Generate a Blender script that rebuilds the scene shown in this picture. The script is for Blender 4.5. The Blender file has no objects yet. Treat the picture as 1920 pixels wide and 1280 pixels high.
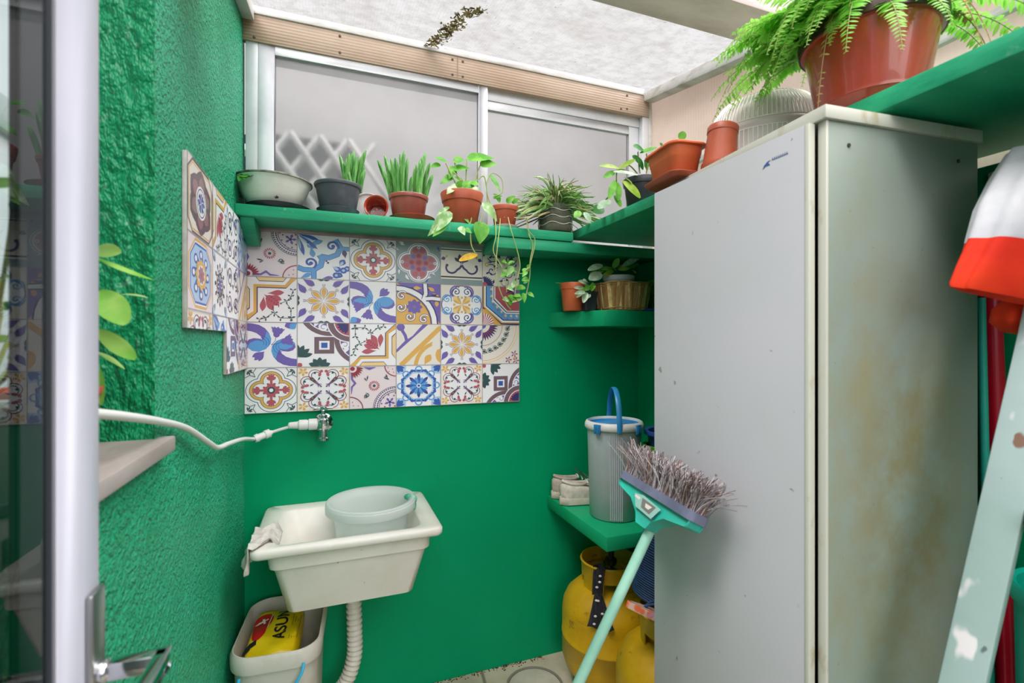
import bpy, bmesh, math, random
from mathutils import Vector, Matrix
random.seed(11)
C = bpy.context.scene.collection
F = 911.0; YAW = math.atan(F/2440.0); CA, SA = math.cos(YAW), math.sin(YAW); H = 1.3
pi = math.pi
def V(*a): return Vector(a if len(a) > 1 else a[0])
def ray(u, v):
    r = (u-960)/F
    return Vector((r*CA+SA, -r*SA+CA, (640-v)/F))
def onX(u, v, X): d = ray(u, v); t = X/d.x; return Vector((0, 0, H))+d*t
def onY(u, v, Y): d = ray(u, v); t = Y/d.y; return Vector((0, 0, H))+d*t
def onZ(u, v, z): d = ray(u, v); t = (z-H)/d.z; return Vector((0, 0, H))+d*t
def onD(u, v, D): return Vector((0, 0, H))+ray(u, v)*D
RIGHT = Vector((CA, -SA, 0)); FWD = Vector((SA, CA, 0)); UP = Vector((0, 0, 1))

# ------------------------------------------------------------------ materials
def lin(c):
    if isinstance(c, str):
        c = tuple(int(c[i:i+2], 16) for i in (0, 2, 4))
    o = []
    for x in c[:3]:
        x = x/255.0
        o.append(x/12.92 if x <= .04045 else ((x+.055)/1.055)**2.4)
    return (o[0], o[1], o[2], 1)
class N:
    def __init__(s, name):
        s.m = bpy.data.materials.new(name); s.m.use_nodes = True
        s.t = s.m.node_tree; s.t.nodes.clear()
        s.out = s.t.nodes.new('ShaderNodeOutputMaterial')
    def n(s, t, **k):
        x = s.t.nodes.new(t)
        for a, b in k.items(): setattr(x, a, b)
        return x
    def l(s, a, b): s.t.links.new(a, b)
    def coord(s, scale=(1, 1, 1), kind='Object', loc=(0, 0, 0)):
        c = s.n('ShaderNodeTexCoord'); m = s.n('ShaderNodeMapping')
        m.inputs['Scale'].default_value = scale; m.inputs['Location'].default_value = loc
        s.l(c.outputs[kind], m.inputs[0]); return m.outputs[0]
    def noise(s, scale, detail=4, rough=.55, vec=None, dist=0):
        x = s.n('ShaderNodeTexNoise'); x.inputs['Scale'].default_value = scale
        x.inputs['Detail'].default_value = detail; x.inputs['Roughness'].default_value = rough
        x.inputs['Distortion'].default_value = dist
        s.l(vec if vec is not None else s.coord(), x.inputs['Vector']); return x.outputs['Fac']
    def ramp(s, fac, stops, interp='LINEAR'):
        r = s.n('ShaderNodeValToRGB'); r.color_ramp.interpolation = interp
        e = r.color_ramp.elements
        while len(e) < len(stops): e.new(.5)
        for i, (p, c) in enumerate(stops):
            e[i].position = p; e[i].color = c if len(c) == 4 else (*c, 1)
        s.l(fac, r.inputs[0]); return r.outputs[0]
    def mask(s, fac, lo, hi): return s.ramp(fac, [(lo, (0, 0, 0, 1)), (hi, (1, 1, 1, 1))])
    def mix(s, fac, a, b):
        x = s.n('ShaderNodeMix', data_type='RGBA')
        for i, q in ((0, fac), (6, a), (7, b)):
            if hasattr(q, 'is_linked') or hasattr(q, 'links'): s.l(q, x.inputs[i])
            else: x.inputs[i].default_value = q
        return x.outputs[2]
    def math(s, op, a, b=None):
        x = s.n('ShaderNodeMath', operation=op)
        for i, q in ((0, a), (1, b)):
            if q is None: continue
            if hasattr(q, 'links'): s.l(q, x.inputs[i])
            else: x.inputs[i].default_value = q
        return x.outputs[0]
    def bump(s, h, strength=.3, dist=.01):
        b = s.n('ShaderNodeBump'); b.inputs['Strength'].default_value = strength
        b.inputs['Distance'].default_value = dist; s.l(h, b.inputs['Height']); return b.outputs[0]
    def bsdf(s, col, rough=.5, metal=0, spec=.5, nrm=None, coat=0, alpha=None, trans=0, ior=1.45, subs=0):
        p = s.n('ShaderNodeBsdfPrincipled')
        def st(k, q):
            if hasattr(q, 'links'): s.l(q, p.inputs[k])
            else: p.inputs[k].default_value = q
        st('Base Color', col); st('Roughness', rough); st('Metallic', metal); st('Specular IOR Level', spec)
        st('Coat Weight', coat); st('Transmission Weight', trans); st('IOR', ior)
        if nrm is not None: s.l(nrm, p.inputs['Normal'])
        return p.outputs[0]
    def done(s, sh): s.l(sh, s.out.inputs[0]); return s.m
def M(name, col, rough=.5, metal=0, col2=None, nscale=6, lo=.4, hi=.65, bump=0, bscale=40, bdist=.004, spec=.5, coat=0, ndet=5, stretch=(1, 1, 1), speck=None):
    """general purpose paint / plastic: two tones broken by noise, optional bump and specks"""
    k = N(name); c = lin(col)
    vec = k.coord(stretch)
    if col2 is not None:
        c = k.mix(k.mask(k.noise(nscale, ndet, .6, vec), lo, hi), c, lin(col2))
    if speck is not None:
        sc, sl, sh = speck[1:4]
        c = k.mix(k.mask(k.noise(sc, 3, .5, vec), sl, sh), c, lin(speck[0]))
    nr = k.bump(k.noise(bscale, 4, .6, vec), bump, bdist) if bump else None
    return k.done(k.bsdf(c, rough, metal, spec, nr, coat))
def leafmat(name, col, col2, scale=30, rough=.4, tl=.3, lo=.42, hi=.6, stretch=(1, 1, 1)):
    k = N(name); vec = k.coord(stretch)
    c = k.mix(k.mask(k.noise(scale, 3, .5, vec), lo, hi), lin(col), lin(col2))
    p = k.bsdf(c, rough, 0, .4)
    t = k.n('ShaderNodeBsdfTranslucent'); k.l(c, t.inputs[0])
    m = k.n('ShaderNodeMixShader'); m.inputs[0].default_value = tl
    k.l(p, m.inputs[1]); k.l(t.outputs[0], m.inputs[2])
    return k.done(m.outputs[0])

# ------------------------------------------------------------------ mesh builder
class MB:
    def __init__(s): s.v = []; s.f = []; s.m = []; s.s = []
    def add(s, vs, fs, m=0, smooth=False, T=None):
        o = len(s.v)
        s.v += [tuple(T @ Vector(p)) if T is not None else tuple(p) for p in vs]
        for f in fs: s.f.append([o+i for i in f]); s.m.append(m); s.s.append(smooth)
        return s
    def box(s, a, b, m=0, T=None):
        x0, y0, z0 = a; x1, y1, z1 = b
        vs = [(x0, y0, z0), (x1, y0, z0), (x1, y1, z0), (x0, y1, z0), (x0, y0, z1), (x1, y0, z1), (x1, y1, z1), (x0, y1, z1)]
        return s.add(vs, [(0, 3, 2, 1), (4, 5, 6, 7), (0, 1, 5, 4), (1, 2, 6, 5), (2, 3, 7, 6), (3, 0, 4, 7)], m, False, T)
    def rings(s, rs, m=0, smooth=True, T=None, cap0=True, cap1=True, close=False):
        n = len(rs[0]); vs = [p for r in rs for p in r]; fs = []
        for i in range(len(rs)-1+(1 if close else 0)):
            a = i*n; b = ((i+1) % len(rs))*n
            for j in range(n): fs.append((a+j, a+(j+1) % n, b+(j+1) % n, b+j))
        if not close:
            if cap0: fs.append(tuple(reversed(range(n))))
            if cap1: fs.append(tuple((len(rs)-1)*n+j for j in range(n)))
        return s.add(vs, fs, m, smooth, T)
    def lathe(s, prof, n=40, m=0, T=None, c=(0, 0, 0), a0=0, a1=2*pi, cap0=True, cap1=True, wob=None):
        full = abs(a1-a0-2*pi) < 1e-6
        if full:
            rs = []
            for r, z in prof:
                rs.append([(c[0]+max(r, 1e-4)*(wob(2*pi*j/n, z) if wob else 1)*math.cos(2*pi*j/n), c[1]+max(r, 1e-4)*(wob(2*pi*j/n, z) if wob else 1)*math.sin(2*pi*j/n), c[2]+z) for j in range(n)])
            return s.rings(rs, m, True, T, cap0, cap1)
        vs = []; fs = []; k = len(prof)
        for j in range(n+1):
            a = a0+(a1-a0)*j/n
            for r, z in prof: vs.append((c[0]+r*math.cos(a), c[1]+r*math.sin(a), c[2]+z))
        for j in range(n):
            for i in range(k):
                i2 = (i+1) % k
                fs.append((j*k+i, (j+1)*k+i, (j+1)*k+i2, j*k+i2))
        fs.append(tuple(range(k))); fs.append(tuple(reversed([n*k+i for i in range(k)])))
        return s.add(vs, fs, m, True, T)
    def tube(s, pts, r, n=8, m=0, T=None, star=0, flat=None, smooth=True, closed=False):
        pts = [Vector(p) for p in pts]; L = len(pts); rs = []
        up = Vector((0, 0, 1)); prev = None
        for i, p in enumerate(pts):
            if closed: t = pts[(i+1) % L]-pts[i-1]
            else: t = pts[min(i+1, L-1)]-pts[max(i-1, 0)]
            if t.length < 1e-9: t = Vector((0, 0, 1))
            t.normalize()
            if prev is None:
                x = t.orthogonal().normalized()
                if flat is not None:
                    q = Vector(flat); x = (q-t*q.dot(t)); x = x.normalized() if x.length > 1e-6 else t.orthogonal().normalized()
            else:
                x = prev-t*prev.dot(t); x = x.normalized() if x.length > 1e-6 else t.orthogonal().normalized()
            prev = x; y = t.cross(x)
            rr = r[i] if isinstance(r, list) else r
            if isinstance(rr, tuple): ra, rb = rr
            else: ra = rb = rr
            ring = []
            for j in range(n):
                a = 2*pi*j/n; q = 1-star*(j % 2)
                ring.append(p+x*(ra*q*math.cos(a))+y*(rb*q*math.sin(a)))
            rs.append(ring)
        return s.rings(rs, m, smooth, T, close=closed)
    def prism(s, poly, z0, z1, m=0, T=None, smooth=False):
        n = len(poly)
        vs = [(p[0], p[1], z0) for p in poly]+[(p[0], p[1], z1) for p in poly]
        fs = [tuple(reversed(range(n))), tuple(range(n, 2*n))]+[(i, (i+1) % n, n+(i+1) % n, n+i) for i in range(n)]
        return s.add(vs, fs, m, smooth, T)
    def ball(s, c, r, m=0, n=12, sc=(1, 1, 1), T=None):
        k = n//2; rs = []
        for i in range(k+1):
            a = pi*i/k; rr = max(math.sin(a), 1e-3)*r
            rs.append([(c[0]+sc[0]*rr*math.cos(2*pi*j/n), c[1]+sc[1]*rr*math.sin(2*pi*j/n), c[2]-sc[2]*r*math.cos(a)) for j in range(n)])
        return s.rings(rs, m, True, T)
    def leaf(s, base, tip, w, nrm, m=0, shape='oval', droop=.12, fold=.18, n=7):
        base = Vector(base); tip = Vector(tip); d = tip-base; L = d.length
        if L < 1e-6: return s
        d.normalize(); nrm = Vector(nrm); nn = nrm-d*nrm.dot(d)
        nn = nn.normalized() if nn.length > 1e-5 else d.orthogonal().normalized()
        side = d.cross(nn); vs = []; fs = []
        for i in range(n+1):
            t = i/n
            if shape == 'heart': k = (math.sin(pi*min(1, t*.9+.1))**.75)*(1-.55*t)*1.45*(1 if t > 0 else .55)
            elif shape == 'lance': k = math.sin(pi*(t*.93+.05))**.8*(1-.3*t)*1.12
            else: k = math.sin(pi*(t*.94+.03))**.62
            k = max(k, .03); mid = base+d*(L*t)-nn*(droop*L*(t*t-t*.35))
            for q in (-1, -.5, 0, .5, 1):
                vs.append(mid+side*(w*.5*k*q)+nn*(abs(q)*fold*w*.5*k))
        for i in range(n):
            for j in range(4): a = i*5+j; fs.append((a, a+1, a+6, a+5))
        return s.add(vs, fs, m, True)
    def build(s, name, mats, parent=None, bevel=0, seg=2, angle=40, loc=None, flip=True):
        me = bpy.data.meshes.new(name); me.from_pydata(s.v, [], s.f)
        if not isinstance(mats, (list, tuple)): mats = [mats]
        for q in mats: me.materials.append(q)
        me.polygons.foreach_set('material_index', s.m); me.polygons.foreach_set('use_smooth', s.s)
        me.update()
        if flip or bevel:
            bm = bmesh.new(); bm.from_mesh(me)
            if bevel:
                bmesh.ops.remove_doubles(bm, verts=bm.verts, dist=1e-6)
                ed = [e for e in bm.edges if len(e.link_faces) == 2 and e.calc_face_angle(0) > math.radians(30)]
                bmesh.ops.bevel(bm, geom=ed, offset=bevel, segments=seg, profile=.5, affect='EDGES', clamp_overlap=True)
                for f in bm.faces: f.smooth = True
            if flip: bmesh.ops.recalc_face_normals(bm, faces=bm.faces)
            bm.to_mesh(me); bm.free()
        try: me.set_sharp_from_angle(angle=math.radians(angle))
        except Exception: pass
        o = bpy.data.objects.new(name, me); C.objects.link(o)
        if loc is not None: o.location = loc
        if parent is not None: o.parent = parent
        return o
def thing(name, label, cat, loc=(0, 0, 0), rz=0, group=None, rot=None):
    o = bpy.data.objects.new(name, None); C.objects.link(o)
    o.location = loc; o.rotation_euler = rot if rot else (0, 0, rz); o.empty_display_size = .05
    o['label'] = label; o['category'] = cat
    if group: o['group'] = group
    return o
def tag(o, label, cat, group=None):
    o['label'] = label; o['category'] = cat
    if group: o['group'] = group
    return o
def struct(o): o['kind'] = 'structure'; return o
def rrect(x0, x1, y0, y1, r, z, n=6):
    out = []
    for cx, cy, a in ((x1-r, y1-r, 0), (x0+r, y1-r, pi/2), (x0+r, y0+r, pi), (x1-r, y0+r, 1.5*pi)):
        for i in range(n+1):
            b = a+pi/2*i/n; out.append((cx+r*math.cos(b), cy+r*math.sin(b), z))
    return out
def bez(p0, p1, p2, p3, n=12):
    p0, p1, p2, p3 = map(Vector, (p0, p1, p2, p3)); o = []
    for i in range(n+1):
        t = i/n; o.append(p0*(1-t)**3+p1*3*t*(1-t)**2+p2*3*t*t*(1-t)+p3*t**3)
    return o
def spline(pts, n=6):
    pts = [Vector(p) for p in pts]; o = []
    for i in range(len(pts)-1):
        a = pts[max(i-1, 0)]; b = pts[i]; c = pts[i+1]; d = pts[min(i+2, len(pts)-1)]
        for k in range(n):
            t = k/n
            o.append(.5*((2*b)+(c-a)*t+(2*a-5*b+4*c-d)*t*t+(3*b-a-3*c+d)*t**3))
    o.append(pts[-1]); return o
def rnd(a, b): return random.uniform(a, b)
# ------------------------------------------------------------------ setting materials
def stucco(name, scale, strength, dist, c1='02ad78', c2='2cc593', st=(1, 1, 1)):
    k = N(name); v = k.coord(st)
    c = k.mix(k.mask(k.noise(3, 4, .6, v), .4, .7), lin(c1), lin(c2))
    w = k.noise(7, 4, .7, k.coord((1, 1, .25)))
    c = k.mix(k.math('MULTIPLY', k.mask(w, .6, .8), .22), c, lin('8fc7a5'))
    c = k.mix(k.math('MULTIPLY', k.mask(k.noise(scale*1.6, 2, .5, v), .60, .70), .30), c, lin('a5dcc0'))  # pale specks paint the glints of the rough grain into the colour
    h = k.noise(scale, 3, .6, v); h2 = k.noise(scale*2.3, 2, .5, v)
    hh = k.math('ADD', k.mask(h, .38, .66), k.math('MULTIPLY', h2, .5))
    return k.done(k.bsdf(c, .42, 0, .35, k.bump(hh, strength, dist)))
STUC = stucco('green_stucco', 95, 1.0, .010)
STUC2 = stucco('coarse_shaded_green_stucco', 48, .75, .011, '008a55', '029a66', (1, 1, .5))  # same paint as the wall, darkened to hold the reveal's shade
def smooth_green(name, c1, c2, rough=.42):
    k = N(name); v = k.coord()
    c = k.mix(k.mask(k.noise(2.2, 4, .6, v), .35, .75), lin(c1), lin(c2))
    c = k.mix(k.math('MULTIPLY', k.mask(k.noise(26, 3, .7, k.coord((1, 1, .3))), .7, .78), .3), c, lin('5fb890'))
    return k.done(k.bsdf(c, rough, 0, .15, k.bump(k.noise(18, 4, .6, v), .12, .004)))
GREEN = smooth_green('green_wall_paint', '009866', '009160')
SHELF = None
def wood_green():
    k = N('green_painted_wood'); v = k.coord((1, 1, 1))
    g = k.noise(14, 5, .65, k.coord((.25, 1, 3)))
    c = k.mix(k.mask(g, .35, .7), lin('14946a'), lin('30aa7c'))
    c = k.mix(k.math('MULTIPLY', k.mask(k.noise(40, 3, .6, v), .66, .74), .5), c, lin('7fb79a'))
    return k.done(k.bsdf(c, .5, 0, .4, k.bump(g, .25, .004)))
SHELF = wood_green()
SLAB = smooth_green('green_masonry_paint', '0c9160', '24a674', .35)
WHITE = M('white_paint', 'd9d8de', .4, col2='cfd0d6', nscale=3)
ALU = M('white_aluminium', 'dcdce0', .35, .15, col2='c9c9cf', nscale=5)
RAIL = M('weathered_white_rail', 'cfccca', .5, col2='a49b95', nscale=12, lo=.5, hi=.75, bump=.15, stretch=(.4, 1, 3))
CHROME = M('chrome', 'd8d8dc', .12, 1)
DARKRUB = M('dark_rubber', '30343a', .6)
FLOOR = None
def floor_mat():
    k = N('cream_stone_floor'); v = k.coord()
    c = k.mix(k.mask(k.noise(9, 5, .6, v), .35, .7), lin('d8c9b4'), lin('bfae98'))
    vo = k.n('ShaderNodeTexVoronoi', feature='DISTANCE_TO_EDGE'); vo.inputs['Scale'].default_value = 3.6; k.l(v, vo.inputs[0])
    g = k.mask(vo.outputs['Distance'], .012, .03)
    c = k.mix(g, lin('8f8577'), c)
    return k.done(k.bsdf(c, .55, 0, .4, k.bump(g, .3, .004)))
FLOOR = floor_mat()
def roof_mat():
    k = N('translucent_polycarbonate_roof'); v = k.coord()
    c = k.mix(k.mask(k.noise(22, 6, .7, v), .42, .72), lin('fbfafa'), lin('dcd8d6'))
    c = k.mix(k.math('MULTIPLY', k.mask(k.noise(3.0, 5, .65, v, .6), .5, .78), .6), c, lin('d3c9c3'))
    c = k.mix(k.mask(k.noise(90, 3, .6, v), .66, .74), c, lin('a89e98'))
    wv = k.n('ShaderNodeTexWave', bands_direction='X'); wv.inputs['Scale'].default_value = 32; k.l(v, wv.inputs[0])
    c = k.mix(k.math('MULTIPLY', wv.outputs['Fac'], .10), c, lin('b8b6b6'))
    t = k.n('ShaderNodeBsdfTranslucent'); k.l(c, t.inputs[0])
    p = k.n('ShaderNodeBsdfTransparent'); k.l(c, p.inputs[0])
    d = k.n('ShaderNodeBsdfDiffuse'); k.l(c, d.inputs[0])
    a = k.n('ShaderNodeMixShader'); a.inputs[0].default_value = .92; k.l(t.outputs[0], a.inputs[1]); k.l(p.outputs[0], a.inputs[2])
    b = k.n('ShaderNodeMixShader'); b.inputs[0].default_value = .06; k.l(a.outputs[0], b.inputs[1]); k.l(d.outputs[0], b.inputs[2])
    return k.done(b.outputs[0])
ROOF = roof_mat()
def poly_panel(name, c1, c2, tr=.5, wave=('Z', 26), clear=.0):
    k = N(name); v = k.coord()
    c = k.mix(k.mask(k.noise(5, 5, .65, k.coord((.5, .5, 1))), .35, .7), lin(c1), lin(c2))
    wv = k.n('ShaderNodeTexWave', bands_direction=wave[0]); wv.inputs['Scale'].default_value = wave[1]; k.l(v, wv.inputs[0])
    c = k.mix(k.math('MULTIPLY', wv.outputs['Fac'], .22), c, lin('f2e8e0'))
    t = k.n('ShaderNodeBsdfTranslucent'); k.l(c, t.inputs[0])
    p = k.bsdf(c, .4, 0, .5, k.bump(wv.outputs['Fac'], .2, .003))
    m = k.n('ShaderNodeMixShader'); m.inputs[0].default_value = tr; k.l(p, m.inputs[1]); k.l(t.outputs[0], m.inputs[2])
    return k.done(m.outputs[0])
FASCIA = poly_panel('brownish_twinwall_fascia', 'c4ab94', 'a98a6c', .35, ('Z', 30))
PANEL = poly_panel('pinkish_side_panel', 'efe2da', 'e0cfc5', .6, ('Y', 22))
def frosted():
    k = N('frosted_glass'); v = k.coord()
    c = k.mix(k.mask(k.noise(2.5, 4, .6, v), .35, .7), lin('f3f0ee'), lin('e2dedb'))
    t = k.n('ShaderNodeBsdfTranslucent'); k.l(c, t.inputs[0])
    g = k.n('ShaderNodeBsdfRefraction'); g.inputs['Roughness'].default_value = .42; g.inputs['IOR'].default_value = 1.15; k.l(c, g.inputs[0])
    s = k.n('ShaderNodeBsdfGlossy'); s.inputs['Roughness'].default_value = .3
    a = k.n('ShaderNodeMixShader'); a.inputs[0].default_value = .6; k.l(t.outputs[0], a.inputs[1]); k.l(g.outputs[0], a.inputs[2])
    b = k.n('ShaderNodeMixShader'); b.inputs[0].default_value = .06; k.l(a.outputs[0], b.inputs[1]); k.l(s.outputs[0], b.inputs[2])
    return k.done(b.outputs[0])
FROST = frosted()
def clear_glass():
    k = N('clear_door_glass')
    p = k.n('ShaderNodeBsdfTransparent'); p.inputs[0].default_value = lin('e6efee')
    s = k.n('ShaderNodeBsdfGlossy'); s.inputs['Roughness'].default_value = .0
    f = k.n('ShaderNodeFresnel'); f.inputs['IOR'].default_value = 1.5
    m = k.n('ShaderNodeMixShader'); k.l(f.outputs[0], m.inputs[0]); k.l(p.outputs[0], m.inputs[1]); k.l(s.outputs[0], m.inputs[2])
    return k.done(m.outputs[0])
GLASS = clear_glass()

# ------------------------------------------------------------------ room shell
XL, YB, XR, XR2 = -.27, 1.838, 1.29, 1.336
def roofz(y): return 2.405-.19*(YB-y)
b = MB().box((-.9, -.9, -.05), (1.6, 2.0, 0)); struct(b.build('floor', FLOOR))
b = MB().box((-.8, YB, 0), (1.5, 2.0, 1.672)); struct(b.build('wall_back', GREEN))
# left wall: full-height pier beside the corner, low wall under the window niche
b = MB()
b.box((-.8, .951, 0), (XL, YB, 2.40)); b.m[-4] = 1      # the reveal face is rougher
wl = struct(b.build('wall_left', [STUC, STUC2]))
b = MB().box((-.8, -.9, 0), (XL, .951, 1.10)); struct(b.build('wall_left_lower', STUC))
b = MB().box((XR, -.9, 0), (1.5, YB, 1.668)); struct(b.build('wall_right', GREEN))
b = MB().prism([(-.9, 1.668), (YB, 1.668), (YB, roofz(YB)-.002), (-.9, roofz(-.9)-.002)], XR2, XR2+.012, T=Matrix(((0, 0, 1, 0), (1, 0, 0, 0), (0, 1, 0, 0), (0, 0, 0, 1)))); struct(b.build('wall_right_upper', PANEL))
b = MB()
vs = [(-.8, 1.95, roofz(1.95)), (1.5, 1.95, roofz(1.95)), (1.5, -.9, roofz(-.9)), (-.8, -.9, roofz(-.9))]
b.add(vs, [(0, 1, 2, 3)]); struct(b.build('ceiling', ROOF, flip=False))
b = MB().box((-.8, -1.0, 0), (-.15, -.9, 2.0)).box((.72, -1.0, 0), (1.5, -.9, 2.0)); b.box((-.15, -1.0, 1.95), (.72, -.9, 2.0)); struct(b.build('wall_front', WHITE))
# stone sill in the niche
SILLM = M('grey_wood_sill', 'aaa09c', .7, col2='8d837c', nscale=9, stretch=(1, .3, 1), bump=.3, bscale=30)
b = MB().prism([(-.2475, .978), (-.46, .95), (-.46, -.5), (-.2475, -.5)], 1.115, 1.14)
struct(b.build('trim_1', SILLM, bevel=.003))
# niche window frame and panes
wn = MB().box((-.49, -.5, 1.14), (-.435, .95, 1.19)).box((-.49, -.5, 2.2), (-.435, .95, 2.4)).box((-.49, .845, 1.19), (-.435, .95, 2.2)).box((-.49, -.5, 1.19), (-.435, -.42, 2.2)).box((-.48, -.42, 1.595), (-.425, .95, 1.645))
wn.box((-.49, .40, 1.19), (-.435, .47, 2.2)); w2 = struct(wn.build('window_2', WHITE, bevel=.004))
MB().box((-.468, -.42, 1.19), (-.463, .845, 2.2)).build('window_pane', GLASS, w2)
# rails carrying the roof
def sloped(x0, x1, y0, y1, dz0, dz1, m=0, mb=None):
    mb = mb or MB(); vs = []
    for dz in (dz0, dz1):
        for x, y in ((x0, y0), (x1, y0), (x1, y1), (x0, y1)): vs.append((x, y, roofz(y)+dz))
    return mb.add(vs, [(0, 3, 2, 1), (4, 5, 6, 7), (0, 1, 5, 4), (1, 2, 6, 5), (2, 3, 7, 6), (3, 0, 4, 7)], m)
tr = sloped(XL, XL+.035, -.9, YB-.05, -.045, -.004); struct(tr.build('trim_2', RAIL, bevel=.003))
tr = sloped(XR2-.05, XR2, -.9, YB-.045, -.045, -.004); tr.box((XR2-.02, 1.80, 1.67), (XR2, YB, 2.36)); struct(tr.build('trim_3', RAIL, bevel=.003))
tr = sloped(XL+.03, XR2-.05, .985, 1.155, -.055, -.004); struct(tr.build('trim_4', M('dusty_beam_paint', 'ecd6d8', .6, col2='cdb4b2', nscale=9, stretch=(.5, 1, 1), lo=.4, hi=.7), bevel=.004))
b = MB().box((XL, YB-.05, 2.377), (XR2-.05, YB, 2.403)); struct(b.build('trim_5', RAIL, bevel=.003))
b = MB().box((XL, YB-.045, 2.288), (XR2-.02, YB-.02, 2.3775))
tf = struct(b.build('trim_6', FASCIA, bevel=.002))
sc = MB()
for x in (-.235, .03, .43, .47, 1.17, 1.20):
    for z in ((2.30,) if x in (-.235, 1.17) else (2.305, 2.362)):
        sc.lathe([(.0045, 0), (.0045, .002), (.002, .003)], 8, T=Matrix.Translation((x, YB-.045, z)) @ Matrix.Rotation(pi/2, 4, 'X'))
sc.build('screw', M('rusty_screw', '5b4a40', .6, .5), tf)
b = MB().box((.448, YB-.0465, 2.288), (.4515, YB-.044, 2.377)).build('panel_joint', M('dark_joint_strip', '8d7866', .7), tf)  # thin darker strip along the fascia joint
for i, (z, h) in enumerate(((1.985, .022), (1.60, .05))):
    b = MB().box((XR2-.018 if i == 0 else XR-.012, -.9, z), (XR2 if i == 0 else XR, (1.75 if i == 0 else .60), z+h)); struct(b.build('trim_%d' % (7+i), RAIL, bevel=.003))
b = MB().box((XL+.03, YB-.03, 1.672), (XR, YB, 1.684)); struct(b.build('trim_9', M('dusty_rose_trim', 'a3938c', .5, col2='6c5a54', nscale=16, stretch=(.3, 1, 1)), bevel=.002))
# sliding window
wf = MB()
wf.box((-.262, 1.80, 1.684), (-.225, 1.87, 2.30)).box((1.285, 1.80, 1.672), (1.316, 1.87, 2.30))
wf.box((-.225, 1.825, 2.25), (1.285, 1.87, 2.30)).box((-.225, 1.80, 1.684), (1.285, 1.87, 1.715))
w1 = struct(wf.build('window_1', ALU, bevel=.002))
sa = MB().box((-.225, 1.80, 1.715), (-.175, 1.822, 2.288), 0).box((.535, 1.80, 1.715), (.572, 1.822, 2.288)).box((-.175, 1.80, 2.258), (.535, 1.822, 2.288)).box((-.175, 1.80, 1.715), (.535, 1.822, 1.745))
sa.build('sash', ALU, w1, bevel=.002)
sa = MB().box((.545, 1.83, 1.715), (.572, 1.852, 2.25)).box((1.235, 1.83, 1.715), (1.284, 1.852, 2.25)).box((.572, 1.83, 2.215), (1.235, 1.852, 2.25)).box((.572, 1.83, 1.715), (1.235, 1.852, 1.745))
sa.build('sash', ALU, w1, bevel=.002)
MB().add([(-.175, 1.812, 1.745), (.535, 1.812, 1.745), (.535, 1.812, 2.258), (-.175, 1.812, 2.258)], [(0, 1, 2, 3)]).build('window_pane', FROST, w1, flip=False)
MB().add([(.572, 1.842, 1.745), (1.235, 1.842, 1.745), (1.235, 1.842, 2.215), (.572, 1.842, 2.215)], [(0, 1, 2, 3)]).build('window_pane', FROST, w1, flip=False)
# what stands outside the frosted window
gr = MB()
for k in range(-2, 4):
    for sg in (-1, 1):
        xc = -.197+.105*k; f_ = lambda z: Vector((xc+sg*.7*(z-2.02), 2.06+.006*sg, z)); gr.tube([f_(1.70), f_(2.095)], (.013, .005), 4, flat=(1, 0, 0), smooth=False)
gr.box((-.62, 2.05, 1.675), (.45, 2.07, 1.70))
tag(gr.build('window_grille', M('bright_white_lattice', 'f6f6fa', .6)), 'white diamond lattice dimly seen behind the frosted window at lower left', 'grille')
ow = MB().box((-1.2, 2.12, 1.0), (.10, 2.2, 2.10)); tag(ow.build('screen_wall', M('slate_blue_render', '1c2233', .8, col2='242b3d', nscale=5)), 'dark blue-grey outside wall dimly seen behind the frosted window at lower left', 'wall')
# open glazed door folded back along the left wall
DX0, DX1, DY = -.2445, -.215, .5975
dr = MB()
dr.box((DX0, DY-.084, .02), (DX1, DY, 2.12)).box((DX0, -.30, .02), (DX1, -.216, 2.12)).box((DX0, -.216, .02), (DX1, DY-.084, .12)).box((DX0, -.216, 2.04), (DX1, DY-.084, 2.12))
d1 = struct(dr.build('door_1', M('grey_white_door_frame', 'b3b2bd', .4, col2='a9a9b4', nscale=3), bevel=.004))
g = MB(); ya, yb = -.216, DY-.084
for x in (DX1-.0055, DX0+.002):
    g.box((x, yb-.006, .12), (x+.003, yb, 2.04)).box((x, ya, .12), (x+.003, ya+.006, 2.04))
g.build('gasket', DARKRUB, d1)
MB().add([(-.2195, ya, .12), (-.2195, yb, .12), (-.2195, yb, 2.04), (-.2195, ya, 2.04)], [(0, 1, 2, 3)]).build('door_pane', GLASS, d1, flip=False)
hp = MB().box((DX1, DY-.034, .955), (DX1+.007, DY-.006, 1.062)).build('handle_plate', M('brushed_nickel', 'a4a4a6', .3, .9), d1, bevel=.003)
hb = MB(); hz = .982
hb.lathe([(.011, 0), (.011, .008)], 16, T=Matrix.Translation((DX1+.006, DY-.02, hz)) @ Matrix.Rotation(pi/2, 4, 'Y'))
hb.box((DX1+.010, DY-.0265, hz-.0085), (DX1+.062, DY-.0135, hz+.0085)).box((DX1+.050, DY-.135, hz-.0085), (DX1+.062, DY-.0135, hz+.0085))
hb.build('lever', CHROME, d1, bevel=.002)
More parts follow.
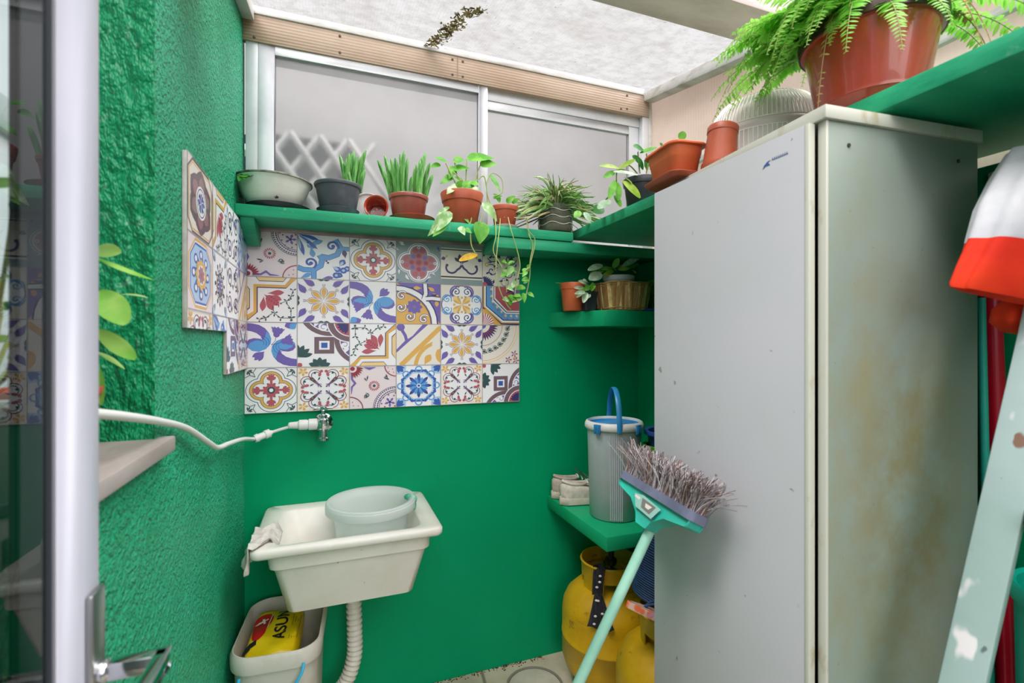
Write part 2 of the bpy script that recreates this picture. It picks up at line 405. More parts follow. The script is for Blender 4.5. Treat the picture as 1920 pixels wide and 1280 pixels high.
# ------------------------------------------------------------------ printed tile panels
PAL = {'w': 'f8f5fa', 'c': 'f2e8e0', 'p': '7a68b8', 'n': '403f74', 'b': '66a6e2', 'B': '4065b8', 'l': 'b6d0f0', 'r': 'c0606e', 'R': '9d3b4c', 'g': 'e8b462', 'G': 'f6d498',
       't': '3f5a5e', 'k': '3a3a44', 'm': '7d6470', 'M': 'a9808a', 's': '8fa0a6', 'x': 'a9a4a4', 'y': 'd8a948', 'q': 'f0dfe4'}
PKEYS = list(PAL)
PM = [M('tile_ink_'+n, PAL[kk], .28, spec=.45) for kk, n in zip(PKEYS, 'white cream purple navy sky_blue blue pale_blue rose crimson gold pale_gold teal black mauve dusty_pink slate grout ochre blush'.split())]
class Art:
    """draws one tile in unit coordinates as thin printed layers, clipped to the tile"""
    def __init__(s, mb, org, du, dv, nrm, clip=(0, 0, 1, 1)):
        s.mb = mb; s.o = Vector(org); s.du = Vector(du); s.dv = Vector(dv); s.n = Vector(nrm); s.clip = clip; s.k = 0; s.t = [lambda x, y: (x, y)]
    def push(s, f):
        g = s.t[-1]; s.t.append(lambda x, y: g(*f(x, y)))
    def pop(s): s.t.pop()
    def raw(s, c, polys):
        s.k += 1; off = s.n*(.00035+.000022*s.k); tf = s.t[-1]
        for p in polys:
            q = [tf(*a) for a in p]
            for ax, lim, sg in ((0, s.clip[0], 1), (0, s.clip[2], -1), (1, s.clip[1], 1), (1, s.clip[3], -1)):
                if len(q) < 3: break
                o = []
                for i in range(len(q)):
                    a, b = q[i-1], q[i]; da = (a[ax]-lim)*sg; db = (b[ax]-lim)*sg
                    if (da >= 0) != (db >= 0):
                        t = da/(da-db); o.append((a[0]+(b[0]-a[0])*t, a[1]+(b[1]-a[1])*t))
                    if db >= 0: o.append(b)
                q = o
            if len(q) < 3: continue
            s.mb.add([s.o+s.du*a+s.dv*b+off for a, b in q], [tuple(range(len(q)))], PKEYS.index(c))
    def poly(s, c, p): s.raw(c, [p])
    def rect(s, c, x0, y0, x1, y1): s.poly(c, [(x0, y0), (x1, y0), (x1, y1), (x0, y1)])
    def disc(s, c, x, y, r, n=20, ry=None, rot=0):
        ry = ry or r; cr, sr = math.cos(rot), math.sin(rot)
        s.poly(c, [(x+r*math.cos(a)*cr-ry*math.sin(a)*sr, y+r*math.cos(a)*sr+ry*math.sin(a)*cr) for a in (2*pi*i/n for i in range(n))])
    def stroke(s, c, pts, w, taper=False):
        P = []; L = len(pts)
        for i in range(L):
            a = pts[max(i-1, 0)]; b = pts[min(i+1, L-1)]; dx, dy = b[0]-a[0], b[1]-a[1]; h = math.hypot(dx, dy) or 1
            ww = w/2*((1-.85*abs(2*i/(L-1)-1)**2) if taper else 1); P.append((pts[i], (-dy/h*ww, dx/h*ww)))
        s.raw(c, [[(a[0]+n[0], a[1]+n[1]), (a[0]-n[0], a[1]-n[1]), (b[0]-m[0], b[1]-m[1]), (b[0]+m[0], b[1]+m[1])] for (a, n), (b, m) in zip(P, P[1:])])
    def arc(s, c, x, y, r, w, a0=0, a1=360, n=None):
        n = n or max(8, int(abs(a1-a0)/12)); s.stroke(c, [(x+r*math.cos(math.radians(a0+(a1-a0)*i/n)), y+r*math.sin(math.radians(a0+(a1-a0)*i/n))) for i in range(n+1)], w)
    def petal(s, c, x, y, ang, L, w, n=9, round_=True):
        a = math.radians(ang); ca, sa = math.cos(a), math.sin(a); P = []
        for i in range(2*n):
            t = i/n if i <= n else 2-i/n; sg = 1 if i <= n else -1
            h = w*.5*math.sin(pi*t**(1.5 if round_ else .9))*sg
            P.append((x+ca*t*L-sa*h, y+sa*t*L+ca*h))
        s.poly(c, P)
    def spiral(s, c, x, y, r, w, a0, turns=1.3, d=1, n=26, taper=True):
        pts = [(x+r*(1-.85*i/n)*math.cos(math.radians(a0)+d*2*pi*turns*i/n), y+r*(1-.85*i/n)*math.sin(math.radians(a0)+d*2*pi*turns*i/n)) for i in range(n+1)]
        s.stroke(c, pts, w); s.disc(c, pts[-1][0], pts[-1][1], w*.9, 10)
    def rot(s, k, f, c=(.5, .5)):
        for i in range(k):
            a = 2*pi*i/k; ca, sa = math.cos(a), math.sin(a)
            s.push(lambda x, y: (c[0]+(x-c[0])*ca-(y-c[1])*sa, c[1]+(x-c[0])*sa+(y-c[1])*ca)); f(); s.pop()
    def mir(s, f, ax=0):
        f(); s.push((lambda x, y: (1-x, y)) if ax == 0 else (lambda x, y: (y, x))); f(); s.pop()
def quatre(a, c, d, r, n=14):
    P = []
    for k in range(4):
        b = k*90; ha = 45+math.degrees(math.asin(min(1, d/(r*1.41421)))); cx, cy = .5+d*math.cos(math.radians(b)), .5+d*math.sin(math.radians(b))
        for i in range(n):
            t = math.radians(b-ha+2*ha*i/n); P.append((cx+r*math.cos(t), cy+r*math.sin(t)))
    a.poly(c, P)
def sprig(a, c, x, y, ang, L):
    for k in (-50, -20, 20, 50): a.petal(c, x, y, ang+k, L*(1-.005*abs(k)), L*.24)
def t_quatre(a):      # gold quatrefoil with red cross
    for c, d, r in (('t', .215, .27), ('w', .215, .256), ('n', .2, .218), ('g', .2, .208), ('m', .2, .158), ('w', .2, .148)): quatre(a, c, d, r)
    def arm():
        a.rect('r', .5, .475, .74, .525); a.petal('r', .70, .5, 0, .16, .06)
        for k in (-1, 1):
            a.petal('r', .70, .5, 42*k, .13, .06); a.petal('r', .72, .5, 20*k, .14, .05); a.petal('R', .60, .5, 60*k, .10, .05)
    a.rot(4, arm); a.rot(8, lambda: a.petal('r', .5, .5, 22, .16, .09)); a.disc('t', .5, .5, .075); a.disc('w', .5, .5, .04)
    def cor(): sprig(a, 't', .06, .06, 45, .12); a.stroke('t', [(.0, .22), (.1, .16), (.2, .2)], .012); a.stroke('t', [(.22, 0), (.16, .1), (.2, .2)], .012)
    a.rot(4, cor)
def t_flower(a):      # eight gold petals, purple corner drops
    def p(): a.petal('m', .52, .5, 0, .31, .155); a.petal('w', .53, .5, 0, .29, .13); a.petal('g', .545, .5, 0, .265, .10)
    a.rot(8, p)
    def q():
        for k in (-1, 0, 1): a.stroke('m', [(.83, .5+.02*k), (.89, .5+.026*k)], .008)
    a.rot(8, q)
    def c():
        a.petal('p', .01, .10, 58, .27, .13); a.petal('p', .10, .01, 32, .27, .13)
        a.poly('s', [(.4, 0), (.6, 0), (.56, .05), (.5, .025), (.44, .05)]); a.petal('t', .36, .0, 10, .14, .06); a.petal('t', .64, .0, 170, .14, .06)
        for k in (-1, 0, 1): a.stroke('m', [(.23+.01*k, .13-.02*k), (.29, .155-.03*k)], .008); a.stroke('m', [(.13-.02*k, .23+.01*k), (.155-.03*k, .29)], .008)
    a.rot(4, c)
def t_swirl(a):       # blue fans and purple tulips
    def fan():
        P = [(.0, .98), (.0, .82), (.12, .80), (.22, .76), (.30, .69), (.33, .62), (.27, .64), (.17, .65), (.08, .62), (.03, .55), (.05, .45), (.14, .37), (.27, .35), (.40, .41), (.49, .53), (.50, .64), (.46, .76), (.38, .87), (.27, .94), (.15, .97)]
        a.poly('p', P); a.poly('b', [(.05, .46), (.14, .37), (.27, .35), (.40, .41), (.49, .53), (.50, .64), (.46, .75), (.41, .80), (.39, .70), (.35, .61), (.30, .60), (.2, .6), (.1, .55)])
        for i in range(3): a.arc('B', .3, .54, .06+.05*i, .01, -30, 110-15*i)
    fan(); a.push(lambda x, y: (1-x, 1-y)); fan(); a.pop()
    def tul(x, y, ang):
        a.stroke('n', [(.5, .5), ((x+.5)/2+.03, (y+.5)/2), (x, y)], .01)
        for k in (-20, 0, 20): a.petal('p', x, y, ang+k, .23, .11)
        a.disc('p', x+.05*math.cos(math.radians(ang)), y+.05*math.sin(math.radians(ang)), .062)
        for k in (-42, 42): a.petal('p', x+.06*math.cos(math.radians(ang)), y+.06*math.sin(math.radians(ang)), ang+k, .20, .045)
    tul(.59, .68, 78); tul(.70, .57, 14)
    a.petal('p', .37, .36, 208, .26, .10); a.petal('p', .37, .36, 226, .27, .10); a.petal('p', .37, .36, 244, .24, .09)
    a.petal('p', 1, 1, 200, .26, .16); a.petal('b', 1, 1, 225, .2, .14)
def t_tulip(a):       # octagon corner frame, red tulip, vines
    for c, o in (('n', .245), ('g', .225), ('w', .165), ('n', .10), ('G', .085)):
        a.poly(c, [(0, 1), (0, 0), (0, -.02+.22*(1-o/.245)), (o, .22), (o, 1-o), (1-.22, 1-o), (1+.0-.22*(o/.245-1), 1), (1, 1)] if o > .2 else [(0, 1-.0), (0, .12+(.165-o)*1.3), (o, .24+(.165-o)), (o, .76-(.165-o)*.6 if o < .15 else 1-o), (0 if o < .15 else 1-.24, (.86 if o < .15 else 1-o)), (0 if o < .15 else .88, 1)])
    for c, o in (('n', .10), ('G', .085)):
        a.poly(c, [(.2+(.1-o), 1), (.27, 1-o), (.73, 1-o), (.8-(.1-o), 1)])
    a.petal('w', 0, 1, -45, .25, .06)
    for an, L, w, x, y in ((-40, .38, .17, .36, .62), (5, .33, .12, .42, .64), (-95, .34, .12, .36, .58), (-20, .3, .13, .42, .6), (-62, .34, .13, .38, .56)): a.petal('r', x, y, an, L, w)
    for i in range(6): a.petal('R', .42+.045*i, .58-.035*i, 15, .07, .02); a.petal('R', .42+.045*i, .58-.035*i, -95, .07, .02)
    for pts in ([(.66, .42), (.8, .48), (.88, .58), (.92, .72)], [(.52, .36), (.56, .2), (.68, .1), (.9, .1)], [(.8, .42), (.88, .3), (.88, .1)], [(.52, .2), (.4, .1), (.28, .06)]):
        a.stroke('t', pts, .012)
        for (x, y) in pts[1:]:
            for k in (30, 150, 265): a.petal('t', x, y, k, .075, .03)
def t_acanthus(a):    # blue scrolls
    for c, w in (('B', .15), ('b', .12)):
        a.stroke(c, [(.0, .25), (.12, .2), (.3, .2), (.44, .3), (.47, .45), (.42, .55)], w*.8); a.stroke(c, [(.44, .52), (.6, .5), (.76, .58), (.82, .75), (.72, .92)], w*.8)
        a.stroke(c, [(.31, 0), (.31, .18)], w*.7); a.stroke(c, [(.8, .72), (1, .72)], w*.7)
    a.spiral('B', .24, .36, .13, .045, -60, 1.1); a.spiral('B', .66, .76, .13, .045, -20, 1.1)
    for an, L, x, y in ((60, .2, .24, .64), (20, .28, .22, .78), (-80, .24, .26, .72), (150, .16, .32, .7)): a.petal('b', x, y, an, L, .11)
    for an in (-15, -40, -75, -100): a.petal('B', 0, 1, an, .5 if an in (-40, -75) else .42, .09); a.petal('l', .02, .98, an-7, .34, .035)
    for x, y, an in ((.66, .3, -30), (.8, .3, 60), (.68, .15, -20), (.84, .22, 20)): a.petal('B', x, y, an, .2, .13); a.petal('l', x, y, an, .15, .06)
    a.disc('B', .88, .22, .07); a.disc('l', .88, .22, .03); a.disc('B', .74, .1, .07); a.disc('l', .74, .1, .03)
    for x, y in ((.2, .82), (.55, .42), (.58, .38)): a.disc('n', x, y, .022)
    a.petal('p', .44, 0, 10, .25, .1); a.petal('b', .05, .0, 30, .25, .1); a.petal('n', .92, .5, 100, .2, .1)
def t_blush(a):       # blush tile with dotted quarter rings and little daisies
    a.rect('q', 0, 0, 1, 1)
    for i in range(16):
        an = 180+i*6; a.petal('n', 1+.47*math.cos(math.radians(an)), 1+.47*math.sin(math.radians(an)), an+95, .045, .03); a.petal('n', 1+.41*math.cos(math.radians(an)), 1+.41*math.sin(math.radians(an)), an+85, .045, .03)
    a.arc('n', 1, 1, .50, .012, 180, 270); a.arc('n', 1, 1, .375, .012, 180, 270)
    for k in range(5): a.petal('p', .87, .86, 72*k, .12, .05)
    a.disc('n', .87, .86, .03)
    for x, y in ((.7, .83), (.76, .72), (.9, .68), (.72, .95), (.83, .66)): a.disc('p', x, y, .018)
    for x, y in ((.97, .97), (.66, .99), (.98, .75)): a.disc('r', x, y, .02)
    a.rot(14, lambda: a.petal('r', .5, .56, 0, .12, .028), (.47, .52)) if False else None
    for k in range(16): a.petal('r', .47+.05*math.cos(k*pi/8), .52+.05*math.sin(k*pi/8), k*22.5, .075, .026)
    a.disc('t', .47, .52, .032)
    a.arc('R', 0, 1, .25, .02, 270, 360); a.arc('R', 1, 0, .28, .02, 90, 180)
    for x, y in ((.08, .92), (.14, .84), (.05, .82), (.16, .94), (.92, .08), (.84, .06), (.93, .18)): a.disc('r', x, y, .012)
    for x, y, an in ((.28, .72, 70), (.33, .82, 200), (.62, .34, 10), (.76, .3, 120), (.36, .36, 170)): a.petal('t', x, y, an, .14, .03); a.petal('t', x, y, an+40, .1, .025)
    for k in range(7): a.petal('R', .02, .02, 10+12*k, .28, .045)
    a.disc('q', .06, .06, .09); a.disc('R', .06, .06, .05)
    a.stroke('p', [(.15, .03), (.3, .05), (.4, .12), (.48, .05), (.65, .04)], .05, True); a.stroke('p', [(.03, .3), (.06, .42), (.03, .55)], .06, True)
def t_cross(a):       # slate quatrefoil with red discs
    a.rect('s', 0, 0, 1, 1)
    for k in range(46):
        x, y = rnd(0, 1), rnd(0, 1)
        if abs(x-.5)+abs(y-.5) > .55: a.petal('w' if k % 3 else 'B', x, y, rnd(0, 360), .13, .04)
    for c, d, r in (('w', .22, .255), ('n', .22, .238), ('w', .22, .225), ('M', .22, .19)): quatre(a, c, d, r)
    def arm():
        a.disc('r', .66, .5, .075); a.disc('R', .66, .5, .045); a.disc('r', .78, .42, .06); a.disc('r', .78, .58, .06); a.disc('w', .87, .5, .035); a.disc('n', .87, .5, .015)
        a.disc('n', .62, .5, .03) if False else a.disc('p', .64, .62, .05)
    a.rot(4, arm); a.disc('r', .5, .5, .09); a.disc('R', .5, .5, .055)
def t_band(a):        # white band with navy scroll between slate stripes
    a.rect('c', 0, 0, 1, 1); a.rect('s', 0, .0, 1, .14); a.rect('k', 0, .175, 1, .21); a.rect('k', 0, .86, 1, .885); a.rect('s', 0, .915, 1, 1)
    def h():
        a.arc('n', .26, .42, .13, .045, 150, 330); a.disc('n', .15, .48, .035); a.stroke('n', [(.37, .36), (.45, .42), (.5, .5)], .05)
        a.petal('n', .49, .5, 100, .28, .1); a.petal('n', .48, .55, 140, .2, .08); a.petal('g', .1, .66, 45, .1, .05)
    a.mir(h); a.petal('n', 0, .62, 20, .12, .09); a.petal('n', 1, .62, 160, .12, .09)
def t_vine(a):        # navy scrolls, small yellow flowers
    a.rect('c', 0, 0, 1, 1)
    for x, y, d, a0 in ((.3, .78, 1, 200), (.75, .72, -1, 0), (.72, .35, 1, 90), (.25, .4, -1, 120)): a.spiral('n', x, y, .17, .022, a0, 1.2, d)
    for i in range(26): a.petal('n' if i % 3 else 'p', rnd(.05, .95), rnd(.03, .95), rnd(0, 360), .13, .05)
    for x, y in ((.12, .55), (.55, .86), (.62, .6), (.8, .92)):
        a.disc('g', x, y, .055); a.disc('w', x, y, .025)
    for k in range(8): a.petal('n', .06, .0, 8+12*k, .26, .05)
    a.disc('r', .04, .0, .1); a.arc('t', .6, .12, .1, .012)
def t_ring(a):        # gold and purple quarter with a white band
    a.rect('g', 0, 0, 1, 1); a.poly('p', [(1, 1), (.0, 1), (.3, .8), (.62, .5), (.85, .2), (1, 0)])
    for i in range(12): a.petal('g' if i % 2 else 'n', rnd(.45, 1), rnd(.6, 1), rnd(0, 360), .2, .09)
    a.arc('n', 0, 0, .86, .17, 0, 90); a.arc('w', 0, 0, .86, .11, 0, 90); a.arc('m', 0, 0, .78, .025, 0, 90)
    a.stroke('n', [(.62, .60), (.66, .75), (.64, 1)], .13); a.stroke('w', [(.6, .58), (.66, .75), (.64, 1)], .08); a.stroke('n', [(.66, .62), (.8, .64), (1, .62)], .13); a.stroke('w', [(.62, .62), (.8, .64), (1, .62)], .08)
    for k in range(8): a.petal('p', .4, .42, 45*k, .19, .1)
    for x, y, d in ((.12, .68, 1), (.3, .18, -1), (.62, .12, 1), (.1, .4, -1)): a.spiral('n', x, y, .12, .05, 40, 1.1, d); a.spiral('w', x, y, .12, .028, 40, 1.1, d)
def t_scroll(a):      # curly quatrefoil of blue and purple scrolls
    a.rect('c', 0, 0, 1, 1)
    def e(): a.petal('G', 0, .3, 60, .22, .09); a.petal('g', .0, .34, 85, .2, .07)
    a.rot(4, lambda: a.mir(e))
    for c, d, r in (('B', .24, .245), ('w', .24, .225)): quatre(a, c, d, r)
    def tb():
        a.spiral('n', .37, .82, .13, .022, -60, 1.5, -1); a.spiral('n', .63, .82, .13, .022, 240, 1.5, 1); a.arc('p', .37, .82, .14, .04, 60, 250); a.arc('p', .63, .82, .14, .04, -70, 120)
    def lr(): a.spiral('b', .37, .85, .11, .022, -60, 1.5, -1); a.spiral('b', .63, .85, .11, .022, 240, 1.5, 1); a.arc('b', .37, .85, .11, .025, 60, 250); a.arc('b', .63, .85, .11, .025, -70, 120)
    a.rot(2, tb); a.push(lambda x, y: (y, x)); a.rot(2, lr); a.pop()
    a.rot(4, lambda: (a.petal('G', .5, .5, 45, .3, .14), a.petal('g', .5, .5, 28, .24, .06), a.petal('g', .5, .5, 62, .24, .06), a.disc('g', .5, .68, .03)))
def t_octa(a):        # concentric octagon corner, red heart and blue triangles
    a.rect('g', 0, 0, 1, 1)
    for k in range(14): a.petal('r' if k % 2 else 'w', .02, .02, 7*k, .3, .05)
    a.poly('n', [(0, 1), (0, .42), (.1, .40), (.5, .02), (1, .0), (1, 1)])
    for c, o in (('g', .03), ('w', .06), ('n', .1), ('b', .125)): a.poly(c, [(o*.9, 1), (o*.9, .45+o*.4), (.5+o*.5, .02+o), (1, .02+o), (1, 1)])
    for x, y, r in ((.2, .9, 0), (.2, .72, 0), (.26, .56, 40), (.38, .42, 45), (.5, .3, 45), (.64, .2, 80), (.8, .2, 90), (.95, .2, 90)): a.petal('G', x, y, r+30, .09, .07); a.disc('r', x+.03, y-.03, .02)
    for c, o in (('w', .28), ('n', .31), ('w', .33), ('r', .36)): a.poly(c, [(o*.95, 1), (o*.95, .62+(o-.28)), (.62+(o-.28)*.6, .02+o), (1, .02+o), (1, 1)])
    for k in range(9): a.petal('R' if k % 2 else 'n', 1, 1, 185+10*k, .42, .045)
    a.disc('p', 1, 1, .22)
def t_strap(a):       # mauve strapwork with a square boss
    a.rect('w', 0, 0, 1, 1)
    a.disc('p', 1, 1, 1.0, 48) if False else None
    for cx, cy in ((.62, 1.3), (1.3, .62)):
        a.disc('m', cx, cy, .60, 40); a.disc('w', cx, cy, .50, 40); a.disc('p', cx, cy, .48, 40)
    for x, y, d in ((.5, .9, 1), (.9, .5, -1)): a.spiral('w', x, y, .1, .045, 90, 1.1, d); a.petal('w', x-.18*(d > 0), y-.2*(d < 0), 70, .18, .1)
    a.disc('w', 1.02, 1.02, .47, 40); a.disc('m', 1.02, 1.02, .445, 40); a.disc('w', 1.02, 1.02, .33, 40); a.disc('r', 1.02, 1.02, .31, 40)
    for k in range(5): a.petal('n', .98, .98, 185+17*k, .24, .07)
    a.rect('m', .32, .30, .70, .68); a.rect('w', .41, .39, .61, .59); a.rect('B', .45, .43, .57, .55)
    for k in (0, 25, 50, 75): a.petal('t', 0, .22, 90-k, .3, .1)
    for k in (0, 30, 60, 90, 120): a.petal('t', .42, 0, 20+k*1.15, .22, .1)
    a.petal('r', 0, 0, 45, .12, .1)
def t_diag(a):        # beige and orange diagonal bands
    a.rect('c', 0, 0, 1, 1)
    a.stroke('p', [(.0, .3), (.22, .55), (.4, .68), (.7, 1.05)], .10); a.disc('p', .1, .92, .09); a.stroke('p', [(.1, .9), (.2, .72), (.24, .56)], .07); a.poly('c', [(0, .22), (0, .3), (.72, 1), (.85, 1)])
    a.stroke('g', [(.1, 0), (1, .93)], .11); a.arc('g', 1.05, -.05, .62, .09, 90, 180); a.disc('g', 1.1, .24, .22); a.petal('g', .62, 0, 60, .3, .16); a.disc('c', .92, .5, .12)
def t_quarter(a):     # pale quarter circles with a ring of navy leaves
    a.rect('c', 0, 0, 1, 1); a.arc('G', 0, 1, .98, .02, 270, 360); a.arc('g', 0, 1, .92, .012, 270, 360)
    for i in range(7):
        an = 274+13*i; x, y = .68*math.cos(math.radians(an)), 1+.68*math.sin(math.radians(an)); a.arc('t', x, y, .055, .016); a.disc('t', x, y, .035); a.petal('t', x, y, an+60, .11, .03)
    a.arc('M', 0, 1, .53, .012, 270, 360)
    for i in range(9):
        a.petal('n', 0, 1, 272+10.5*i, .42, .05); a.petal('r', 0, 1, 277+10.5*i, .36, .03)
    a.disc('c', 0, 1, .2); a.disc('p', 0, 1, .1)
    for x, y in ((.7, .1), (.86, .25), (.9, .08)):
        for k in range(5): a.petal('p' if k % 2 else 'r', x, y, 72*k, .1, .035)
    a.disc('g', .86, .14, .03)
def t_lace(a):        # red and teal curls with gold corner stars
    a.rect('c', 0, 0, 1, 1); a.rect('w', .06, .06, .94, .94)
    def c():
        for k in range(5): a.petal('g', .11, .11, 72*k, .1, .055)
        a.petal('r', .2, .2, 45, .12, .02)
    a.rot(4, c)
    def h():
        a.arc('R', .33, .82, .115, .014, 20, 250); a.arc('t', .35, .80, .085, .014, -10, 230); a.stroke('R', [(.29, .71), (.36, .62), (.46, .6)], .014); a.stroke('t', [(.28, .76), (.36, .66), (.45, .54)], .02)
        a.disc('t', .33, .86, .022); a.petal('r', .45, .9, 250, .13, .06); a.disc('r', .455, .9, .032); a.petal('t', .38, .68, 60, .1, .03)
    a.rot(4, lambda: a.mir(h))
    a.rot(4, lambda: (a.disc('p', .62, .62, .022), a.stroke('p', [(.54, .54), (.62, .62)], .012)))
def t_star(a):        # blue octagon star
    a.rect('w', 0, 0, 1, 1); a.rot(4, lambda: (a.disc('l', .06, .06, .16), a.petal('B', 0, 0, 45, .22, .1), a.petal('B', .0, .0, 20, .2, .05), a.petal('B', 0, 0, 70, .2, .05)))
    a.rot(8, lambda: (a.stroke('B', [(.86, .32), (.86, .68)], .06), a.arc('b', .9, .5, .07, .03)))
    a.rot(8, lambda: a.stroke('l', [(.815, .33), (.815, .67)], .02))
    a.rot(8, lambda: (a.petal('B', .5, .5, 0, .3, .08), a.petal('b', .5, .5, 22, .22, .08), a.disc('B', .69, .5, .02), a.petal('n', .7, .5, 0, .08, .05)))
    a.disc('w', .5, .5, .05); a.disc('B', .5, .5, .03)
def t_mauve(a):       # mauve petals round an oval medallion
    a.rect('c', 0, 0, 1, 1)
    for c, o in (('m', .0), ('c', .04), ('g', .055), ('c', .075)): a.poly(c, [(.18, o), (.82, o), (1-o, .18), (1-o, .82), (.82, 1-o), (.18, 1-o), (o, .82), (o, .18)])
    a.rot(6, lambda: (a.petal('m', .52, .5, 30, .44, .40), a.petal('M', .55, .5, 30, .33, .22)))
    a.disc('w', .5, .5, .2, 24, .23); a.disc('n', .5, .5, .165, 24, .2); a.disc('w', .5, .5, .15, 24, .185)
    for k in range(6): a.petal('p', .5, .5, 60*k, .14, .07)
    for k in range(6): a.disc('n', .5+.1*math.cos(k+.5), .5+.12*math.sin(k+.5), .02)
def t_octablue(a):    # gold edged octagon of blue scrolls round a star
    a.rect('q', 0, 0, 1, 1)
    for c, o in (('g', .03), ('w', .07), ('B', .09), ('l', .12)): a.poly(c, [(.28, o), (.72, o), (1-o, .28), (1-o, .72), (.72, 1-o), (.28, 1-o), (o, .72), (o, .28)])
    a.rot(8, lambda: (a.disc('B', .78, .5, .07), a.disc('w', .78, .5, .04), a.petal('B', .66, .56, 60, .12, .05)))
    a.rot(8, lambda: a.petal('g', .5, .5, 0, .23, .15)); a.disc('c', .5, .5, .14); a.rot(8, lambda: a.petal('M', .5, .5, 20, .13, .07)); a.disc('r', .5, .5, .04)
def t_medal(a):       # grey tile with a black lacy medallion
    a.rect('w', 0, 0, 1, 1); a.rot(12, lambda: (a.petal('k', .74, .5, 0, .12, .07), a.arc('k', .7, .5, .045, .015), a.petal('n', .58, .5, 0, .1, .04)))
    a.arc('k', .5, .5, .19, .014); a.rot(6, lambda: a.petal('p', .5, .5, 0, .12, .06)); a.rot(4, lambda: (a.petal('s', 0, 0, 45, .24, .1), a.disc('l', .03, .03, .08)))
def t_speck(a):       # small black and blue sprigs
    a.rect('w', 0, 0, 1, 1)
    for i in range(30): a.petal('k' if i % 3 else 'B', rnd(.04, .96), rnd(.04, .96), rnd(0, 360), .15, .05)
    for x in (.25, .75):
        for y in (.25, .75): a.arc('k', x, y, .14, .02); a.disc('n', x, y, .05)
def t_denim(a):       # dense blue foliage
    a.rect('l', 0, 0, 1, 1)
    for i in range(44): a.petal(('B', 'w', 'b')[i % 3], rnd(.0, 1), rnd(.0, 1), rnd(0, 360), .24, .07)
R0 = lambda x, y: (x, y); R90 = lambda x, y: (1-y, x); R180 = lambda x, y: (1-x, 1-y); R270 = lambda x, y: (y, 1-x)
def lay(mb, fn, tf, org, du, dv, nrm, clip=(0, 0, 1, 1)):
    a = Art(mb, org, du, dv, nrm, clip)
    a.rect('w', 0, 0, 1, 1); a.push(tf); fn(a); a.pop()
    for k in range(4):
        x = (0, 0, .99, 0)[k]; y = (0, 0, 0, .99)[k]
        a.rect('x', *((0, 0, .008, 1), (0, 0, 1, .008), (.992, 0, 1, 1), (0, .992, 1, 1))[k])
BOARD = M('panel_board_edge', 'cfc6c2', .6, col2='b5aaa4', nscale=20)
ZT, TZ = 1.672, .1535
XC = [XL+.001, -.108, .0635, .2267, .3927, .5586, .7145]
GRID = [[(t_blush, R0), (t_acanthus, R0), (t_quatre, R0), (t_cross, R0), (t_band, R0), (t_vine, R0)],
        [(t_tulip, R0), (t_flower, R0), (t_swirl, R0), (t_ring, R0), (t_scroll, R0), (t_octa, R0)],
        [(t_swirl, R0), (t_strap, R0), (t_tulip, R180), (t_diag, R0), (t_flower, R0), (t_quarter, R0)],
        [(t_quatre, R0), (t_lace, R0), (t_blush, R270), (t_star, R0), (t_lace, R0), (t_strap, R270)]]
tp = thing('tile_panel', 'large rectangular panel of patterned tiles on the green back wall above the laundry sink', 'tile panel', (0, YB, ZT-4*TZ))
MB().box((XC[0], -.008, 0), (XC[6], -.0005, 4*TZ-.001)).build('backing_board', BOARD, tp, bevel=.001)
mb = MB()
for r, row in enumerate(GRID):
    for c, (fn, tf) in enumerate(row):
        tf2 = tf
        if r == 1 and c == 2: tf2 = R180
        lay(mb, fn, tf2, (XC[c], -.008, (3-r)*TZ), (XC[c+1]-XC[c], 0, 0), (0, 0, TZ), (0, -1, 0))
mb.build('tile_print', PM, tp, flip=False)
# stepped panel on the left wall
YC = [1.103, 1.318, 1.484, 1.66, YB-.010]
lp = thing('tile_panel', 'narrow stepped panel of patterned tiles on the rough green left wall', 'tile panel', (XL, 0, ZT-3*TZ))
b = MB(); zc = 3*TZ-.345
b.box((.0005, YC[0], zc), (.009, YC[2], 3*TZ-.001)).box((.0005, YC[2], 0), (.009, YC[4], 3*TZ-.001))
b.build('backing_board', BOARD, lp, bevel=.001)
LG = [[t_mauve, t_tulip, t_speck, t_denim], [t_octablue, t_medal, t_speck, t_diag], [t_lace, t_acanthus, t_strap, t_lace]]
mb = MB()
for r, row in enumerate(LG):
    for c, fn in enumerate(row):
        cl = (0, 0, 1, 1)
        if r == 2 and c < 2: cl = (0, 1-(.345-2*TZ)/TZ, 1, 1)
        lay(mb, fn, R0, (.009, YC[c], (2-r)*TZ), (0, YC[c+1]-YC[c], 0), (0, 0, TZ), (1, 0, 0), cl)
mb.build('tile_print', PM, lp, flip=False)
# ------------------------------------------------------------------ shelves
b = MB().box((XL, 1.66, 1.682), (.871, 1.815, 1.717))
tag(b.build('wall_shelf', SHELF, bevel=.003), 'long green wooden shelf full of potted plants under the frosted window', 'shelf')
b = MB().box((.56, 1.665, 1.640), (XR-.003, 1.83, 1.6805))
tag(b.build('shelf_board', SHELF, bevel=.003), 'plain green board tucked under the right end of the window plant shelf', 'board')
b = MB().prism([(.895, -.5), (XR2-.004, -.5), (XR2-.004, 1.72), (.895, 1.72)], 1.7005, 1.7355)
tag(b.build('wall_shelf', SHELF, bevel=.003), 'long green shelf running along the right wall over the cabinet under the fern pot', 'shelf')
b = MB(); T = Matrix(((0, 0, 1, 0), (1, 0, 0, 0), (0, 1, 0, 0), (0, 0, 0, 1)))
b.prism([(1.675, 1.681), (1.836, 1.681), (1.836, 1.62), (1.80, 1.615), (1.70, 1.655)], XL+.010, XL+.05, T=T)
tag(b.build('shelf_bracket', SHELF, bevel=.003), 'green wooden bracket under the left end of the window shelf', 'bracket')
b = MB().prism([(.845, YB), (.985, 1.63), (1.03, 1.612), (XR-.001, 1.625), (XR-.001, YB)], 1.358, 1.4215)
